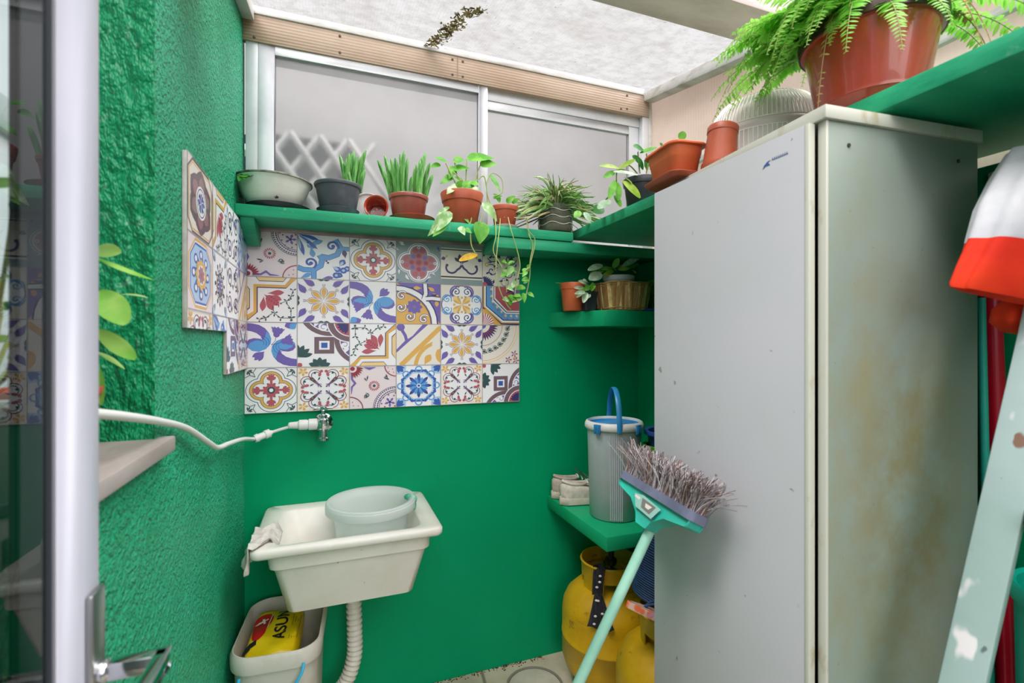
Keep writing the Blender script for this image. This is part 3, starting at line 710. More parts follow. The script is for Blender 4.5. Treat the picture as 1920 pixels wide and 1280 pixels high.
tag(b.build('corner_shelf', SLAB, bevel=.005), 'upper green masonry corner shelf holding an orange pot and a wicker basket', 'shelf')
b = MB().prism([(.841, YB), (.841, 1.373), (XR-.001, 1.373), (XR-.001, YB)], .612, .663)
tag(b.build('corner_shelf', SLAB, bevel=.007), 'lower green masonry corner shelf holding sneakers and a grey bin', 'shelf')

# ------------------------------------------------------------------ cabinet
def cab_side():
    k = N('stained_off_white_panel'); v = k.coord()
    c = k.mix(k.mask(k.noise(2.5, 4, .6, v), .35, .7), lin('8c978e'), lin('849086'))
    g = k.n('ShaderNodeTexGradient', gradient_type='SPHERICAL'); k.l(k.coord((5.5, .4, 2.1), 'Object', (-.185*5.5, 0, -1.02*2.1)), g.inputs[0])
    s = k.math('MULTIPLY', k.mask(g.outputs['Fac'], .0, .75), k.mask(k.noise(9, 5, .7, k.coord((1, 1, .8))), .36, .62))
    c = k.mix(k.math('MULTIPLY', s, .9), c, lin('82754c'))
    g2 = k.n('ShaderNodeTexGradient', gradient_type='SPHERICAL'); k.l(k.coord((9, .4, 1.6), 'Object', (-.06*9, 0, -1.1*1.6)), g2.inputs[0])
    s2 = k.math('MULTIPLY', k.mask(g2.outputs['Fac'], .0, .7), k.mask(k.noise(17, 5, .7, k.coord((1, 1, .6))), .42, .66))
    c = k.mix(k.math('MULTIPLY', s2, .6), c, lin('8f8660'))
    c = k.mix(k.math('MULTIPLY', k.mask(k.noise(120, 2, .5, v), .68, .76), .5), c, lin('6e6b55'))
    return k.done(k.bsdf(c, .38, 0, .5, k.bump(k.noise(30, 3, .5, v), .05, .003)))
CSIDE = cab_side()
CFRONT = M('pale_grey_cabinet_door', 'bbbac0', .32, col2='b6b7bb', nscale=2, speck=('8a8784', 38, .73, .76))
CEDGE = M('yellowed_cabinet_edging', 'c2c2b6', .45, col2='a89a78', nscale=22, lo=.58, hi=.74, stretch=(1, 1, .5))
DARK = M('dark_cabinet_interior', '2b2620', .8)
CW, CD, CT = .426, .362, 1.69
cab = thing('cabinet', 'tall pale grey cabinet with a stained side standing against the right wall', 'cabinet', (.767, .572, 0), math.radians(-4.5))
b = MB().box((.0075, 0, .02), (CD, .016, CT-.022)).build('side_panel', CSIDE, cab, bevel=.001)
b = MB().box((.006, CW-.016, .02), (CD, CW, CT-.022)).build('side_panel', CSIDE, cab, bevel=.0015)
b = MB().box((CD-.012, .016, .02), (CD-.004, CW-.016, CT-.022)).build('back_panel', DARK, cab)
b = MB().box((.03, .016, .03), (CD-.012, CW-.016, .05)).build('bottom_panel', CEDGE, cab)
b = MB().box((-.006, -.006, CT-.022), (CD+.004, CW+.004, CT)).build('top_panel', CEDGE, cab, bevel=.001)
b = MB().box((.0012, -.0006, .02), (.007, .015, CT-.0225)).build('corner_post', CEDGE, cab, bevel=.001)
SCR = M('dark_screw_cap', '3a3530', .5)
for x in (.05, .31): MB().lathe([(.0035, 0), (.0035, .0015)], 10, T=Matrix.Translation((x, 0, CT-.06)) @ Matrix.Rotation(pi/2, 4, 'X')).build('screw_cap', SCR, cab)
dd = bpy.data.objects.new('door', None)
b = MB().box((-.013, .0235, .03), (0, CW+.004, CT-.024)); door = b.build('door', CFRONT, cab, bevel=.002)
door.location = (-.004, .0, 0); door.rotation_euler = (0, 0, math.radians(4.6))
MB().box((-.0135, .0155, .03), (.001, .0232, CT-.024)).build('door_edging', CEDGE, door, bevel=.001)
bpy.data.objects.remove(dd)
b = MB(); P = [(0, 0), (.007, .004), (.016, .0035), (.012, .009), (.017, .012), (.010, .011), (.003, .006)]
Tl = Matrix(((0, 0, -1, -.0133), (-1, 0, 0, .108), (0, 1, 0, 1.618), (0, 0, 0, 1)))
b.prism(P, 0, .0004, T=Tl)
for i in range(8): b.prism([(.020+.0042*i, .0105), (.0212+.0042*i, .0105), (.0226+.0042*i, .0145), (.0214+.0042*i, .0145)], 0, .0004, T=Tl)
for i in range(8): b.prism([(.0205+.0042*i, .0105), (.0240+.0042*i, .0105), (.0241+.0042*i, .0112), (.0206+.0042*i, .0112)], 0, .0004, T=Tl)
b.build('badge', M('blue_badge_print', '40639f', .4), door)
b = MB(); b.ball((0, 0, 0), .006, sc=(.35, 1, 1.35), T=Matrix.Translation((-.015, CW-.032, .885))); b.ball((0, 0, 0), .004, sc=(.35, 1, 1.8), T=Matrix.Translation((-.015, CW-.033, .878)))
b.build('knob_remnant', M('brown_glue_spot', '7a5a1e', .6), door)

# ------------------------------------------------------------------ laundry sink with drain hose
PORC = M('cream_sink_plastic', 'e8e3dc', .32, col2='dcd5ca', nscale=5, speck=('7b7166', 60, .74, .77), coat=.2)
sink = thing('laundry_sink', 'small cream wall-hung laundry sink on the green back wall under the tap', 'sink', (0, 0, 0))
x0, x1, y0, y1, zr = -.205, .322, 1.452, YB-.002, .738
rs = [rrect(-.110, .236, 1.545, 1.80, .02, .517), rrect(-.118, .243, 1.522, 1.81, .028, .524), rrect(-.152, .280, 1.492, 1.815, .03, .665), rrect(-.162, .288, 1.482, 1.818, .03, .668), rrect(-.166, .290, 1.478, 1.82, .03, .706),
      rrect(x0+.004, x1-.004, y0+.004, y1, .022, .712), rrect(x0, x1, y0, y1, .024, .718), rrect(x0, x1, y0, y1, .024, .732), rrect(x0+.006, x1-.006, y0+.006, y1-.001, .024, zr),
      rrect(x0+.05, x1-.055, y0+.026, y1-.05, .045, zr), rrect(x0+.056, x1-.061, y0+.033, y1-.056, .045, zr-.006), rrect(-.118, .225, 1.53, 1.765, .05, .56), rrect(-.10, .205, 1.55, 1.75, .04, .535)]
b = MB().rings(rs); b.build('basin', PORC, sink, angle=55)
b = MB().lathe([(.010, 0), (.010, .0008)], 16, c=(x1-.045, y1-.028, zr), T=None); b.build('tap_hole', M('grey_hole_cap', '6f6b66', .5), sink)
hose = spline([(.072, 1.70, .52), (.072, 1.70, .44), (.075, 1.70, .34), (.073, 1.70, .25), (.045, 1.70, .17), (-.01, 1.70, .125), (-.06, 1.71, .10), (-.09, 1.73, .07), (-.10, 1.74, .0)], 22)
HOSEM = M('white_hose_plastic', 'e2ddd3', .45, col2='cfc8bb', nscale=9)
b = MB().tube(hose, [.0255 if i % 4 in (1, 2) else .0195 for i in range(len(hose))], 18); b.build('drain_hose', HOSEM, sink, angle=60)
b = MB().lathe([(.031, .500), (.034, .505), (.034, .514), (.028, .518)], 24, c=(.072, 1.70, 0)); b.build('drain_collar', HOSEM, sink)
# wash bowl
k = N('frosted_clear_plastic')
p = k.bsdf(lin('f4f6f5'), .25, 0, .5); t = k.n('ShaderNodeBsdfTransparent'); t.inputs[0].default_value = lin('eef4f2'); m = k.n('ShaderNodeMixShader'); m.inputs[0].default_value = .2; tl = k.n('ShaderNodeBsdfTranslucent'); tl.inputs[0].default_value = lin('f8faf9'); m2 = k.n('ShaderNodeMixShader'); m2.inputs[0].default_value = .55; k.l(p, m2.inputs[1]); k.l(tl.outputs[0], m2.inputs[2]); p = m2.outputs[0]
k.l(p, m.inputs[1]); k.l(t.outputs[0], m.inputs[2]); CLEAR = k.done(m.outputs[0])
wb = thing('wash_bowl', 'round frosted clear plastic bowl standing in the laundry sink', 'bowl', (.124, 1.634, .6815))
b = MB().lathe([(.085, -.10), (.095, -.097), (.118, .085), (.126, .100), (.138, .103), (.139, .109), (.136, .1115), (.122, .108), (.114, .085), (.091, -.093), (.0, -.094)], 56)
b.build('bowl', CLEAR, wb, angle=60)
b = MB().lathe([(.1385, .079), (.1405, .081), (.1405, .102), (.137, .104), (.1365, .102), (.1365, .081)], 56, cap0=False, cap1=False); b.rings
b.build('rim_band', CLEAR, wb, angle=60)
b = MB().ball((.128, -.018, .098), .017, sc=(1, .9, .95)).ball((.118, .006, .101), .013, sc=(1.1, 1.2, .7)).ball((.133, -.030, .082), .010, sc=(.7, 1, 1.6))
tag(b.build('sponge_scrap', M('green_plastic_film', '2f9676', .3, col2='8fd2bd', nscale=60)), 'crumpled green plastic scrap on the right rim of the wash bowl', 'scrap').location = wb.location
# rag over the left front corner of the sink
RAG = M('grey_white_rag', 'd3ccc6', .9, col2='b5aca5', nscale=30, bump=.4, bscale=220, bdist=.003)
b = MB(); n1, n2 = 40, 26; vs = []
for i in range(n1+1):
    s = i/n1
    for j in range(n2+1):
        q = j/n2
        y = 1.452+.008+.155*q-.02*s*q
        # profile over the rim: hangs outside, crosses the ledge, drops inside
        L = -.075+.16*s; y += .045*min(1, max(0, (L-.02)/.03)); wv = .008*math.sin(q*15+s*6)+.006*math.sin(q*29-s*11)
        if L < 0: x = x0-.004-.008*(-L/.07)+wv*(-L/.05); z = zr+.004+L*(.9-.25*q)
        elif L < .052: x = x0-.004+L; z = zr+.0055+abs(wv)*.9
        else: x = x0+.05+(L-.052)*.55; z = zr+.005-(L-.052)*.8+abs(wv)*.8
        if L < 0: x = min(x, x0-.003)
        vs.append((x, y, z))
fs = [(i*(n2+1)+j, i*(n2+1)+j+1, (i+1)*(n2+1)+j+1, (i+1)*(n2+1)+j) for i in range(n1) for j in range(n2)]
b.add(vs, fs, 0, True)
rag = b.build('rag', RAG, angle=80)
md = rag.modifiers.new('thick', 'SOLIDIFY'); md.thickness = .003; md.offset = 1
tag(rag, 'grey white cleaning rag draped over the left front corner of the sink', 'rag')
# tap and thin hose
tap = thing('tap', 'chrome garden tap with a cross handle on the wall above the sink', 'tap', (-.024, YB, 1.015))
RY = Matrix.Rotation(pi/2, 4, 'X')
b = MB().lathe([(.026, .0), (.026, .003), (.017, .012), (.012, .014), (.012, .035), (.016, .040), (.016, .056), (.008, .060)], 24, T=RY)
b.lathe([(.014, -.045), (.0165, -.043), (.0165, -.037), (.0125, -.034), (.0125, -.008), (.015, 0), (.015, .014), (.011, .018), (.011, .026), (.006, .028)], 24, c=(0, -.046, 0))
b.build('tap_body', CHROME, tap)
b = MB().lathe([(.006, .028), (.006, .038), (.009, .041), (.009, .049), (.004, .052)], 16, c=(0, -.046, 0))
for a in (0.35, .35+pi/2): d = Vector((math.cos(a), math.sin(a), 0)); q = Vector((0, -.046, .045)); b.tube([q-d*.026, q-d*.02, q+d*.02, q+d*.026], [.0045, .0032, .0032, .0045], 10)
b.build('cross_handle', CHROME, tap); tap.scale = (1.25, 1.0, 1.25)
FIT = M('white_pipe_fitting', 'e4e2df', .3)
b = MB(); RX = Matrix.Rotation(-pi/2, 4, 'Y')
b.lathe([(.010, .012), (.0155, .016), (.0155, .036), (.012, .038), (.014, .042), (.014, .06), (.010, .064), (.0085, .085), (.005, .088)], 20, T=Matrix.Translation((0, -.046, .002)) @ RX)
b.build('hose_adapter', FIT, tap)
Y1 = YB-.046
pts = [(-.112, Y1, 1.017), (-.15, Y1, 1.008), (-.185, Y1, .998)]
hp = thing('hose', 'thin white water hose running from the tap along the left wall to the door', 'hose')
b = MB().tube(spline(pts, 5), .005, 10)
pts2 = [(-.232, 1.765, .984)]+[onX(u, v, X) for u, v, X in ((456, 823, -.238), (430, 831, -.242), (408, 839, -.245), (390, 829, -.247), (350, 803, -.2535), (300, 790, -.257), (240, 781, -.2575), (190, 776, -.258), (150, 774, -.258), (122, 772, -.258))]
b.tube(spline(pts2, 6), .0062, 10); b.build('hose_line', FIT, hp)
b = MB(); p0, p1 = Vector((-.182, Y1, .999)), Vector((-.232, 1.765, .984)); dd = p1-p0
b.tube([p0, p0+dd*.1, p0+dd*.14, p0+dd*.4, p0+dd*.44, p0+dd*.75, p0+dd*.78, p0+dd*.97, p1], [.007, .008, .0145, .0145, .0115, .0115, .014, .0125, .008], 16); b.build('hose_coupling', FIT, hp)
b = MB(); b.tube([p0+dd*.985, p0+dd*1.06], .0085, 14); b.build('collar_ring', M('blue_ring', '3a62c8', .4), hp)

# ------------------------------------------------------------------ paint bucket with yellow bag
BUCK = M('off_white_bucket_plastic', 'd3cdc4', .38, col2='bcb3a4', nscale=7, lo=.45, hi=.7)
bk = thing('bucket', 'off-white rectangular plastic bucket with a thin blue handle under the sink', 'bucket', (-.135, 1.632, 0), math.radians(-4))
def rr(w, d, r, z): return rrect(-w/2, w/2, -d/2, d/2, r, z, 8)
b = MB().rings([rr(.185, .26, .05, 0), rr(.195, .27, .05, .006), rr(.218, .318, .06, .372), rr(.236, .336, .066, .372), rr(.238, .338, .066, .380), rr(.238, .338, .066, .405), rr(.228, .328, .064, .414), rr(.222, .322, .062, .414), rr(.214, .314, .06, .400), rr(.186, .26, .05, .02), rr(.17, .25, .05, .012)])
b.build('bucket_body', BUCK, bk, angle=50)
hb = MB().tube(spline([(-.082, -.172, .372), (-.080, -.182, .342), (-.055, -.188, .322), (.0, -.190, .316), (.045, -.188, .33), (.072, -.182, .362), (.078, -.172, .384)], 7), .0042, 8)
hb.build('handle', M('sky_blue_plastic', '39b4e0', .35), bk); bk.scale = (1, 1, 1.08)
gb = thing('pet_food_bag', 'folded yellow bag printed with black capital letters and a red shape inside the bucket', 'bag', (-.150, 1.618, .225), math.radians(-4))
def bagz(x, y): return .185+.035*(1-(x/.11)**4)*(1-(y/.16)**4)+.006*math.sin(x*55+1)*math.sin(y*40)-.10*x*0+.12*(y+.0)*.35
n = 26; vs = []; fs = []
for i in range(n+1):
    for j in range(n+1):
        x = -.077+.145*i/n; y = -.135+.245*j/n; e = max(abs(i/n-.5), abs(j/n-.5))*2
        vs.append((x*(1-.06*(abs(j/n-.5)*2)**3), y*(1-.06*(abs(i/n-.5)*2)**3), bagz(x, y)-(.03*max(0, e-.86)/.14)))
base = len(vs)
for i in range(n+1):
    for j in range(n+1):
        x = -.077+.145*i/n; y = -.135+.245*j/n; vs.append((x*.8, y*.7, .08))
for i in range(n):
    for j in range(n): a = i*(n+1)+j; fs.append((a, a+n+1, a+n+2, a+1)); fs.append((base+a, base+a+1, base+a+n+2, base+a+n+1))
for i in range(n):
    for a, c in ((i, i+1), (n*(n+1)+i+1, n*(n+1)+i), ((i+1)*(n+1), i*(n+1)), (i*(n+1)+n, (i+1)*(n+1)+n)): fs.append((a, c, base+c, base+a))
bb = MB().add(vs, fs, 0, True); bb.build('bag_body', M('yellow_bag_film', 'e3c513', .3, col2='cfae0c', nscale=12), gb, angle=70)
def onbag(name, polys, mt, off):
    q = MB()
    for P in polys: q.add([(x, y, bagz(x, y)+off) for x, y in P], [tuple(range(len(P)))])
    return q.build(name, mt, gb, flip=False)
RED = M('red_print', 'c31a1c', .35); BLK = M('black_print', '1c1b20', .4); WHT = M('white_print', 'eeeae4', .4)
cx, cy = -.040, .03
def strip(P, n=10): return P
P = [(-.070, .035), (-.066, .06), (-.05, .072), (-.03, .07), (-.018, .05), (-.02, .02), (-.028, -.0), (-.028, -.035), (-.04, -.062), (-.056, -.06), (-.062, -.03), (-.066, .005)]
bm = bmesh.new(); bm.faces.new([bm.verts.new((x, y, 0)) for x, y in spline([(a, c_, 0) for a, c_ in P+[P[0]]], 3)[:-1] for x, y in [(x, y)]] if False else [bm.verts.new((q.x, q.y, 0)) for q in spline([(a, c_, 0) for a, c_ in P+[P[0]]], 3)[:-1]])
bmesh.ops.triangulate(bm, faces=bm.faces); bmesh.ops.subdivide_edges(bm, edges=[e_ for e_ in bm.edges if e_.calc_length() > .012], cuts=2)
bmesh.ops.triangulate(bm, faces=bm.faces)
for v_ in bm.verts: v_.co.z = bagz(v_.co.x, v_.co.y)+.0014
me = bpy.data.meshes.new('red_emblem'); bm.to_mesh(me); bm.free(); me.materials.append(RED)
eo = bpy.data.objects.new('red_emblem', me); C.objects.link(eo); eo.parent = gb
onbag('emblem_mark', [[(-.066, .018), (-.056, .035), (-.05, .03), (-.058, .02)], [(-.058, .034), (-.034, .048), (-.03, .044), (-.052, .027)], [(-.05, .05), (-.044, .053), (-.036, .024), (-.042, .022)], [(-.027, -.01), (-.0255, -.01), (-.0215, .062), (-.0235, .062)]], WHT, .0026)
P2 = [[(-.074, -.102), (-.069, -.082), (-.06, -.07), (-.056, -.09), (-.068, -.106)], [(-.062, -.071), (-.044, -.062), (-.043, -.078), (-.06, -.088)]]
onbag('dark_mark', P2, BLK, .0028)
fc = bpy.data.curves.new('lettering', 'FONT'); fc.body = 'ASUN'; fc.size = .052; fc.extrude = 0; fc.offset = .0011; fc.space_character = 1.0
fo = bpy.data.objects.new('lettering', fc); C.objects.link(fo)
dg = bpy.context.evaluated_depsgraph_get(); me = bpy.data.meshes.new_from_object(fo.evaluated_get(dg)); bpy.data.objects.remove(fo)
bm = bmesh.new(); bm.from_mesh(me); bmesh.ops.triangulate(bm, faces=bm.faces); bmesh.ops.subdivide_edges(bm, edges=[e for e in bm.edges if e.calc_length() > .012], cuts=1)
for v in bm.verts: X, Yy = .027-v.co.y*.9, -.062+v.co.x*.98; v.co = Vector((X, Yy, bagz(X, Yy)+.002))
bm.to_mesh(me); bm.free(); me.materials.clear(); me.materials.append(BLK)
fo = bpy.data.objects.new('lettering', me); C.objects.link(fo); fo.parent = gb
onbag('fine_print', [[(.040+.007*k, -.07), (.042+.007*k, -.07), (.042+.007*k, .05-.01*(k % 3)), (.040+.007*k, .05-.01*(k % 3))] for k in range(4)], M('faded_print', '8a7a1c', .5), .0012)
tag(MB().lathe([(.0, 0), (.001, 0)], 3).build('x', WHITE), 'x', 'x'); bpy.data.objects.remove(bpy.data.objects['x'])
# round drain cover set in the floor
dc = thing('drain_cover', 'round cream drain cover in the stone floor beside the gas cylinders', 'drain cover', tuple(onZ(1003, 1288, 0)))
dc.location.z = .0
MB().lathe([(.098, .0005), (.098, .004), (.090, .006), (0, .006)], 40).build('lid', M('cream_lid_plastic', 'd9cdc0', .5, col2='c9bcae', nscale=12), dc)
MB().lathe([(.1085, .0005), (.1085, .007), (.101, .007), (.101, .0005)], 40, cap0=False, cap1=False).build('rim', M('dirty_rim', '8e877c', .6), dc)
# dirt along the foot of the back wall
b = MB()
for i in range(160):
    x = rnd(.2, .82); y = YB-abs(random.gauss(.003, .011)); s = rnd(.0015, .004)
    b.ball((x, y, s*.4), s, m=i % 2, n=6, sc=(1, 1, .5))
o = b.build('dirt_crumbs', [M('rust_crumb', '7c4a2c', .9), M('dark_crumb', '3d352c', .9)]); o['kind'] = 'stuff'; tag(o, 'scatter of rusty dirt crumbs along the foot of the back wall', 'dirt')
# dry litter lying on the roof
b = MB(); a0, a1 = Vector((.345, 1.79)), Vector((.415, 1.44))
for i in range(420):
    t = rnd(0, 1); q = a0+(a1-a0)*t; x = q.x+random.gauss(0, .015); y = q.y; z = roofz(y)-.006+rnd(0, .003); an = rnd(0, 2*pi); L = rnd(.006, .02)
    d = Vector((math.cos(an), math.sin(an), 0))
    b.leaf(Vector((x, y, z)), Vector((x, y, z))+d*L+Vector((0, 0, rnd(-.003, .003))), rnd(.003, .008), (rnd(-.5, .5), rnd(-.5, .5), -1), m=i % 3, n=3)
o = b.build('leaf_litter', [M('dry_litter', 'a08650', .9), M('dark_litter', '6a5a3c', .9), M('pale_litter', 'c3b48e', .9)]); o['kind'] = 'stuff'; tag(o, 'streak of brown dry leaf litter stuck on the clear roof', 'leaf litter')
# ------------------------------------------------------------------ plants
TERRA = M('terracotta_plastic', 'b0553a', .42, col2='a04a32', nscale=9, speck=('7a3f2e', 60, .72, .77))
TERRA2 = M('orange_terracotta_plastic', 'd46a3e', .42, col2='c45e38', nscale=9)
BROWNP = M('brown_red_plastic', '9a5548', .35, col2='8c4a3f', nscale=9, coat=.2)
REDP = M('glossy_red_brown_plastic', 'b9412c', .26, col2='9c3826', nscale=6, coat=.5)
GREYP = M('dark_grey_plastic', '50535c', .45, col2='6b6e76', nscale=14, lo=.5, hi=.75)
BLACKP = M('black_plastic', '2c2c33', .35, col2='3c3c44', nscale=9)
WHITEP = M('white_plastic', 'dcdad8', .4, col2='cbc8c4', nscale=9)
SOIL = M('potting_soil', '3b2a20', .95, col2='5d4836', nscale=60, bump=.6, bscale=90, bdist=.01)
POTHOS = leafmat('pothos_leaf', '5aa636', '86c652', 22)
POTHV = leafmat('variegated_leaf', '8cba6f', 'c5dbb0', 45, lo=.45, hi=.6)
YELLOWG = leafmat('yellow_green_leaf', 'b4cc52', '8fb53a', 25)
DEEP = leafmat('deep_green_leaf', '3f8f36', '2f7a30', 25)
GREYG = leafmat('grey_green_leaf', 'a6c4a2', 'c8dcc2', 50)
STAP = M('stapelia_stem', '6aa652', .45, col2='3c7a36', nscale=90, lo=.42, hi=.58, speck=('a9cf8a', 140, .64, .72), bump=.2, bscale=120, stretch=(1, 1, .12))
STEMM = M('pale_green_stem', '8fae5c', .5, col2='a89a6a', nscale=20)
BSTEM = M('brown_stem', '7d6a3e', .6, col2='93a458', nscale=18)
YEL = leafmat('yellowed_leaf', 'd8b02a', 'b98f2a', 30)
FERN = leafmat('fern_green', '86d24a', 'aee870', 14, tl=.42)
def pot_mesh(rt, rb, h, rim=.0, rimh=.0, wall=.004, n=48, foot=True):
    """outer wall, rolled rim band and inside of a flower pot as a lathe profile"""
    p = [(rb*.5, 0), (rb*.93, 0), (rb, .003)]
    if rimh: k = rb+(rt-rb)*(1-rimh/h); p += [(k, h-rimh), (k+rim*.8, h-rimh+.001), (rt+rim, h-.003), (rt+rim-.0015, h)]
    else: p += [(rt-.001, h-.006), (rt+rim, h-.005), (rt+rim, h-.001), (rt+rim-.002, h)]
    p += [(rt-wall, h-.001), (rt-wall-.002, h-.012), (rb-wall, .006), (rb*.4, .005)]
    return MB().lathe(p, n)
def saucer(name, label, loc, r, h, mt, group=None, flare=.85):
    b = MB().lathe([(r*flare*.5, 0), (r*flare, 0), (r*flare+.003, .002), (r-.002, h-.003), (r, h-.001), (r-.002, h), (r-.006, h-.002), (r*flare-.002, .005), (r*flare*.4, .0045)], 48)
    o = b.build(name, mt, loc=loc, angle=50); return tag(o, label, 'saucer', group)
def soil(root, r, z): return MB().lathe([(0, z-.006), (r, z-.006), (r*.98, z), (r*.6, z+.004), (0, z+.003)], 32, wob=None).build('soil', SOIL, root)
def L3(lst, Y, jit=.02):
    """leaf list given where each leaf sits in the view, placed at its own depth"""
    out = []
    for t in lst:
        bu, bv, tu, tv, w = t[:5]; mi = t[5] if len(t) > 5 else 0; y = Y+(t[6] if len(t) > 6 else rnd(-jit, jit))
        a = onY(bu, bv, y+.008); c = onY(tu, tv, y-.012); d = (a-Vector((0, 0, H))).dot(FWD); out.append((a, c, w*d/F, mi))
    return out
def leaves(root, name, lst, Y, mats, shape='oval', jit=.02, droop=.15, fold=.2, up=.6):
    b = MB(); o = root.location
    for a, c, w, mi in L3(lst, Y, jit):
        nv = Vector((rnd(-.3, .3), -1+rnd(-.2, .2), up+rnd(-.25, .25)))
        b.leaf(a-o, c-o, w, nv, mi, shape, droop, fold, 8)
    return b.build(name, mats, root, flip=False)
SZ = 1.7172
def shelfpos(u, Y): p = onY(u, 400, Y); return (p.x, Y, SZ)

# white enamel bowl on a black saucer
X0 = shelfpos(516, 1.747)
saucer('plant_saucer', 'black saucer under the white enamel bowl at the left end of the shelf', (X0[0]+.012, X0[1], SZ), .098, .016, BLACKP)
en = thing('enamel_bowl', 'chipped white enamel bowl planter at the left end of the window shelf', 'bowl', (X0[0]-.004, X0[1], SZ+.006))
ENA = M('chipped_white_enamel', 'f7f6f1', .3, col2='e6e4da', nscale=8, speck=('4a3f33', 34, .70, .74), coat=.2)
b = MB().lathe([(.03, 0), (.062, 0), (.07, .004), (.093, .04), (.106, .075), (.112, .088), (.116, .091), (.113, .094), (.104, .088), (.088, .045), (.06, .008), (.02, .007)], 56); b.build('bowl', ENA, en)
b = MB().lathe([(.1125, .0885), (.1172, .0895), (.1172, .0932), (.1128, .0955), (.108, .093), (.108, .0895)], 56, cap0=False, cap1=False); b.build('rim', M('dark_chipped_rim', '4c4a44', .5, col2='a9a698', nscale=30), en)
soil(en, .098, .074)
b = MB()
for k in range(3): b.leaf((-.075+.008*k, -.075, .088), (-.083+.016*k, -.105-.004*k, .052+.006*k), .024, (-.2, -1, .3), 0, 'lance', -.1)
b.leaf((-.082, -.07, .086), (-.064, -.102, .074), .026, (0, -1, .4), 1, 'oval')
b.build('foliage', [DEEP, POTHOS], en, flip=False)

# dark grey pot with star-flower stems
def stapelia(root, stems, Y, z0):
    b = MB(); o = root.location
    for (u0, v0, u1, v1, w) in stems:
        y = Y+rnd(-.028, .02); a = onY(u0, v0, y); c = onY(u1, v1, y+rnd(-.01, .01)); a.z = z0+o.z-.004; d = c-a
        sd = Vector((d.z, 0, -d.x)).normalized()*(.04*d.length*(1 if d.x > 0 else -1)); pts = bez(a, a+d*.3-sd*1.2, a+d*.7-sd, c, 12); R = w*1.8/F*.46
        b.tube([p-o for p in pts], [R*(.8+.025*t if t < 8 else (1.0, .95, .84, .66, .22)[t-8]) for t in range(13)], 10, star=.2)
    b.build('stems', STAP, root, angle=30)
p = shelfpos(634, 1.724)
saucer('plant_saucer', 'dark grey saucer under the dark grey pot of spiky stems', p, .068, .020, GREYP)
gp = thing('potted_plant', 'dark grey pot of spiky green stems second from the left on the window shelf', 'potted plant', (p[0], p[1], SZ+.0055))
pot_mesh(.072, .055, .098, .004, .012).build('pot', GREYP, gp, angle=50); soil(gp, .066, .086)
stapelia(gp, [(648, 335, 637, 291, 8), (652, 336, 655, 287, 9), (657, 338, 664, 284, 10), (663, 338, 672, 292, 9), (668, 340, 686, 282, 10), (672, 342, 683, 308, 9), (676, 344, 684, 318, 9), (660, 338, 648, 312, 8), (667, 340, 678, 296, 9), (655, 338, 645, 305, 8)], 1.724, .086)
b = MB().lathe([(0, 0), (.050, 0), (.054, .008), (.052, .009), (.047, .003), (0, .003)], 40); q = onY(690, 384, 1.796)
o = b.build('white_saucer', WHITEP, loc=(q.x, 1.783, SZ+.052)); o.rotation_euler = (math.radians(80), 0, 0); tag(o, 'white plastic saucer leaning on the window behind the tipped red pot', 'saucer')
# small red pot lying on its side, mouth to the room
tpn = thing('flower_pot', 'empty small red pot lying on its side on the window shelf', 'flower pot', (shelfpos(706, 1.72)[0], 1.72, SZ+.0405), rot=(math.radians(84), 0, math.radians(-10)))
b = MB().lathe([(.0, -.06), (.026, -.06), (.028, -.057), (.036, .0), (.0385, .001), (.0405, .012), (.0385, .014), (.035, .012), (.0325, 0), (.025, -.055), (.0, -.0555)], 40); b.build('pot', REDP, tpn, angle=50)
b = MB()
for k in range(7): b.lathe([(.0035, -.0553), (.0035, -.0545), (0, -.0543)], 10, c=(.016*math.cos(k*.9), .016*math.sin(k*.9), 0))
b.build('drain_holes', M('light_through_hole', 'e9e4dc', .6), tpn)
# brown pot with star-flower stems
p = shelfpos(766, 1.733)
saucer('plant_saucer', 'terracotta saucer under the brown pot of tall spiky stems', (p[0]+.012, p[1], SZ), .080, .017, TERRA)
bp = thing('potted_plant', 'brown pot of tall spiky green stems in the middle of the window shelf', 'potted plant', (p[0], p[1], SZ+.0055))
pot_mesh(.066, .053, .086, .004, .014).build('pot', BROWNP, bp, angle=50); soil(bp, .060, .076)
stapelia(bp, [(733, 356, 708, 300, 9), (737, 356, 721, 292, 10), (742, 358, 733, 297, 9), (746, 358, 741, 296, 9), (752, 358, 750, 289, 9), (757, 358, 758, 283, 9), (762, 358, 765, 296, 9), (768, 360, 773, 330, 8), (778, 360, 780, 308, 8), (784, 360, 790, 296, 9), (788, 360, 798, 286, 10), (792, 362, 806, 305, 9), (797, 362, 812, 327, 9), (748, 358, 728, 316, 8), (786, 360, 786, 318, 8), (740, 357, 715, 316, 8)], 1.733, .076)

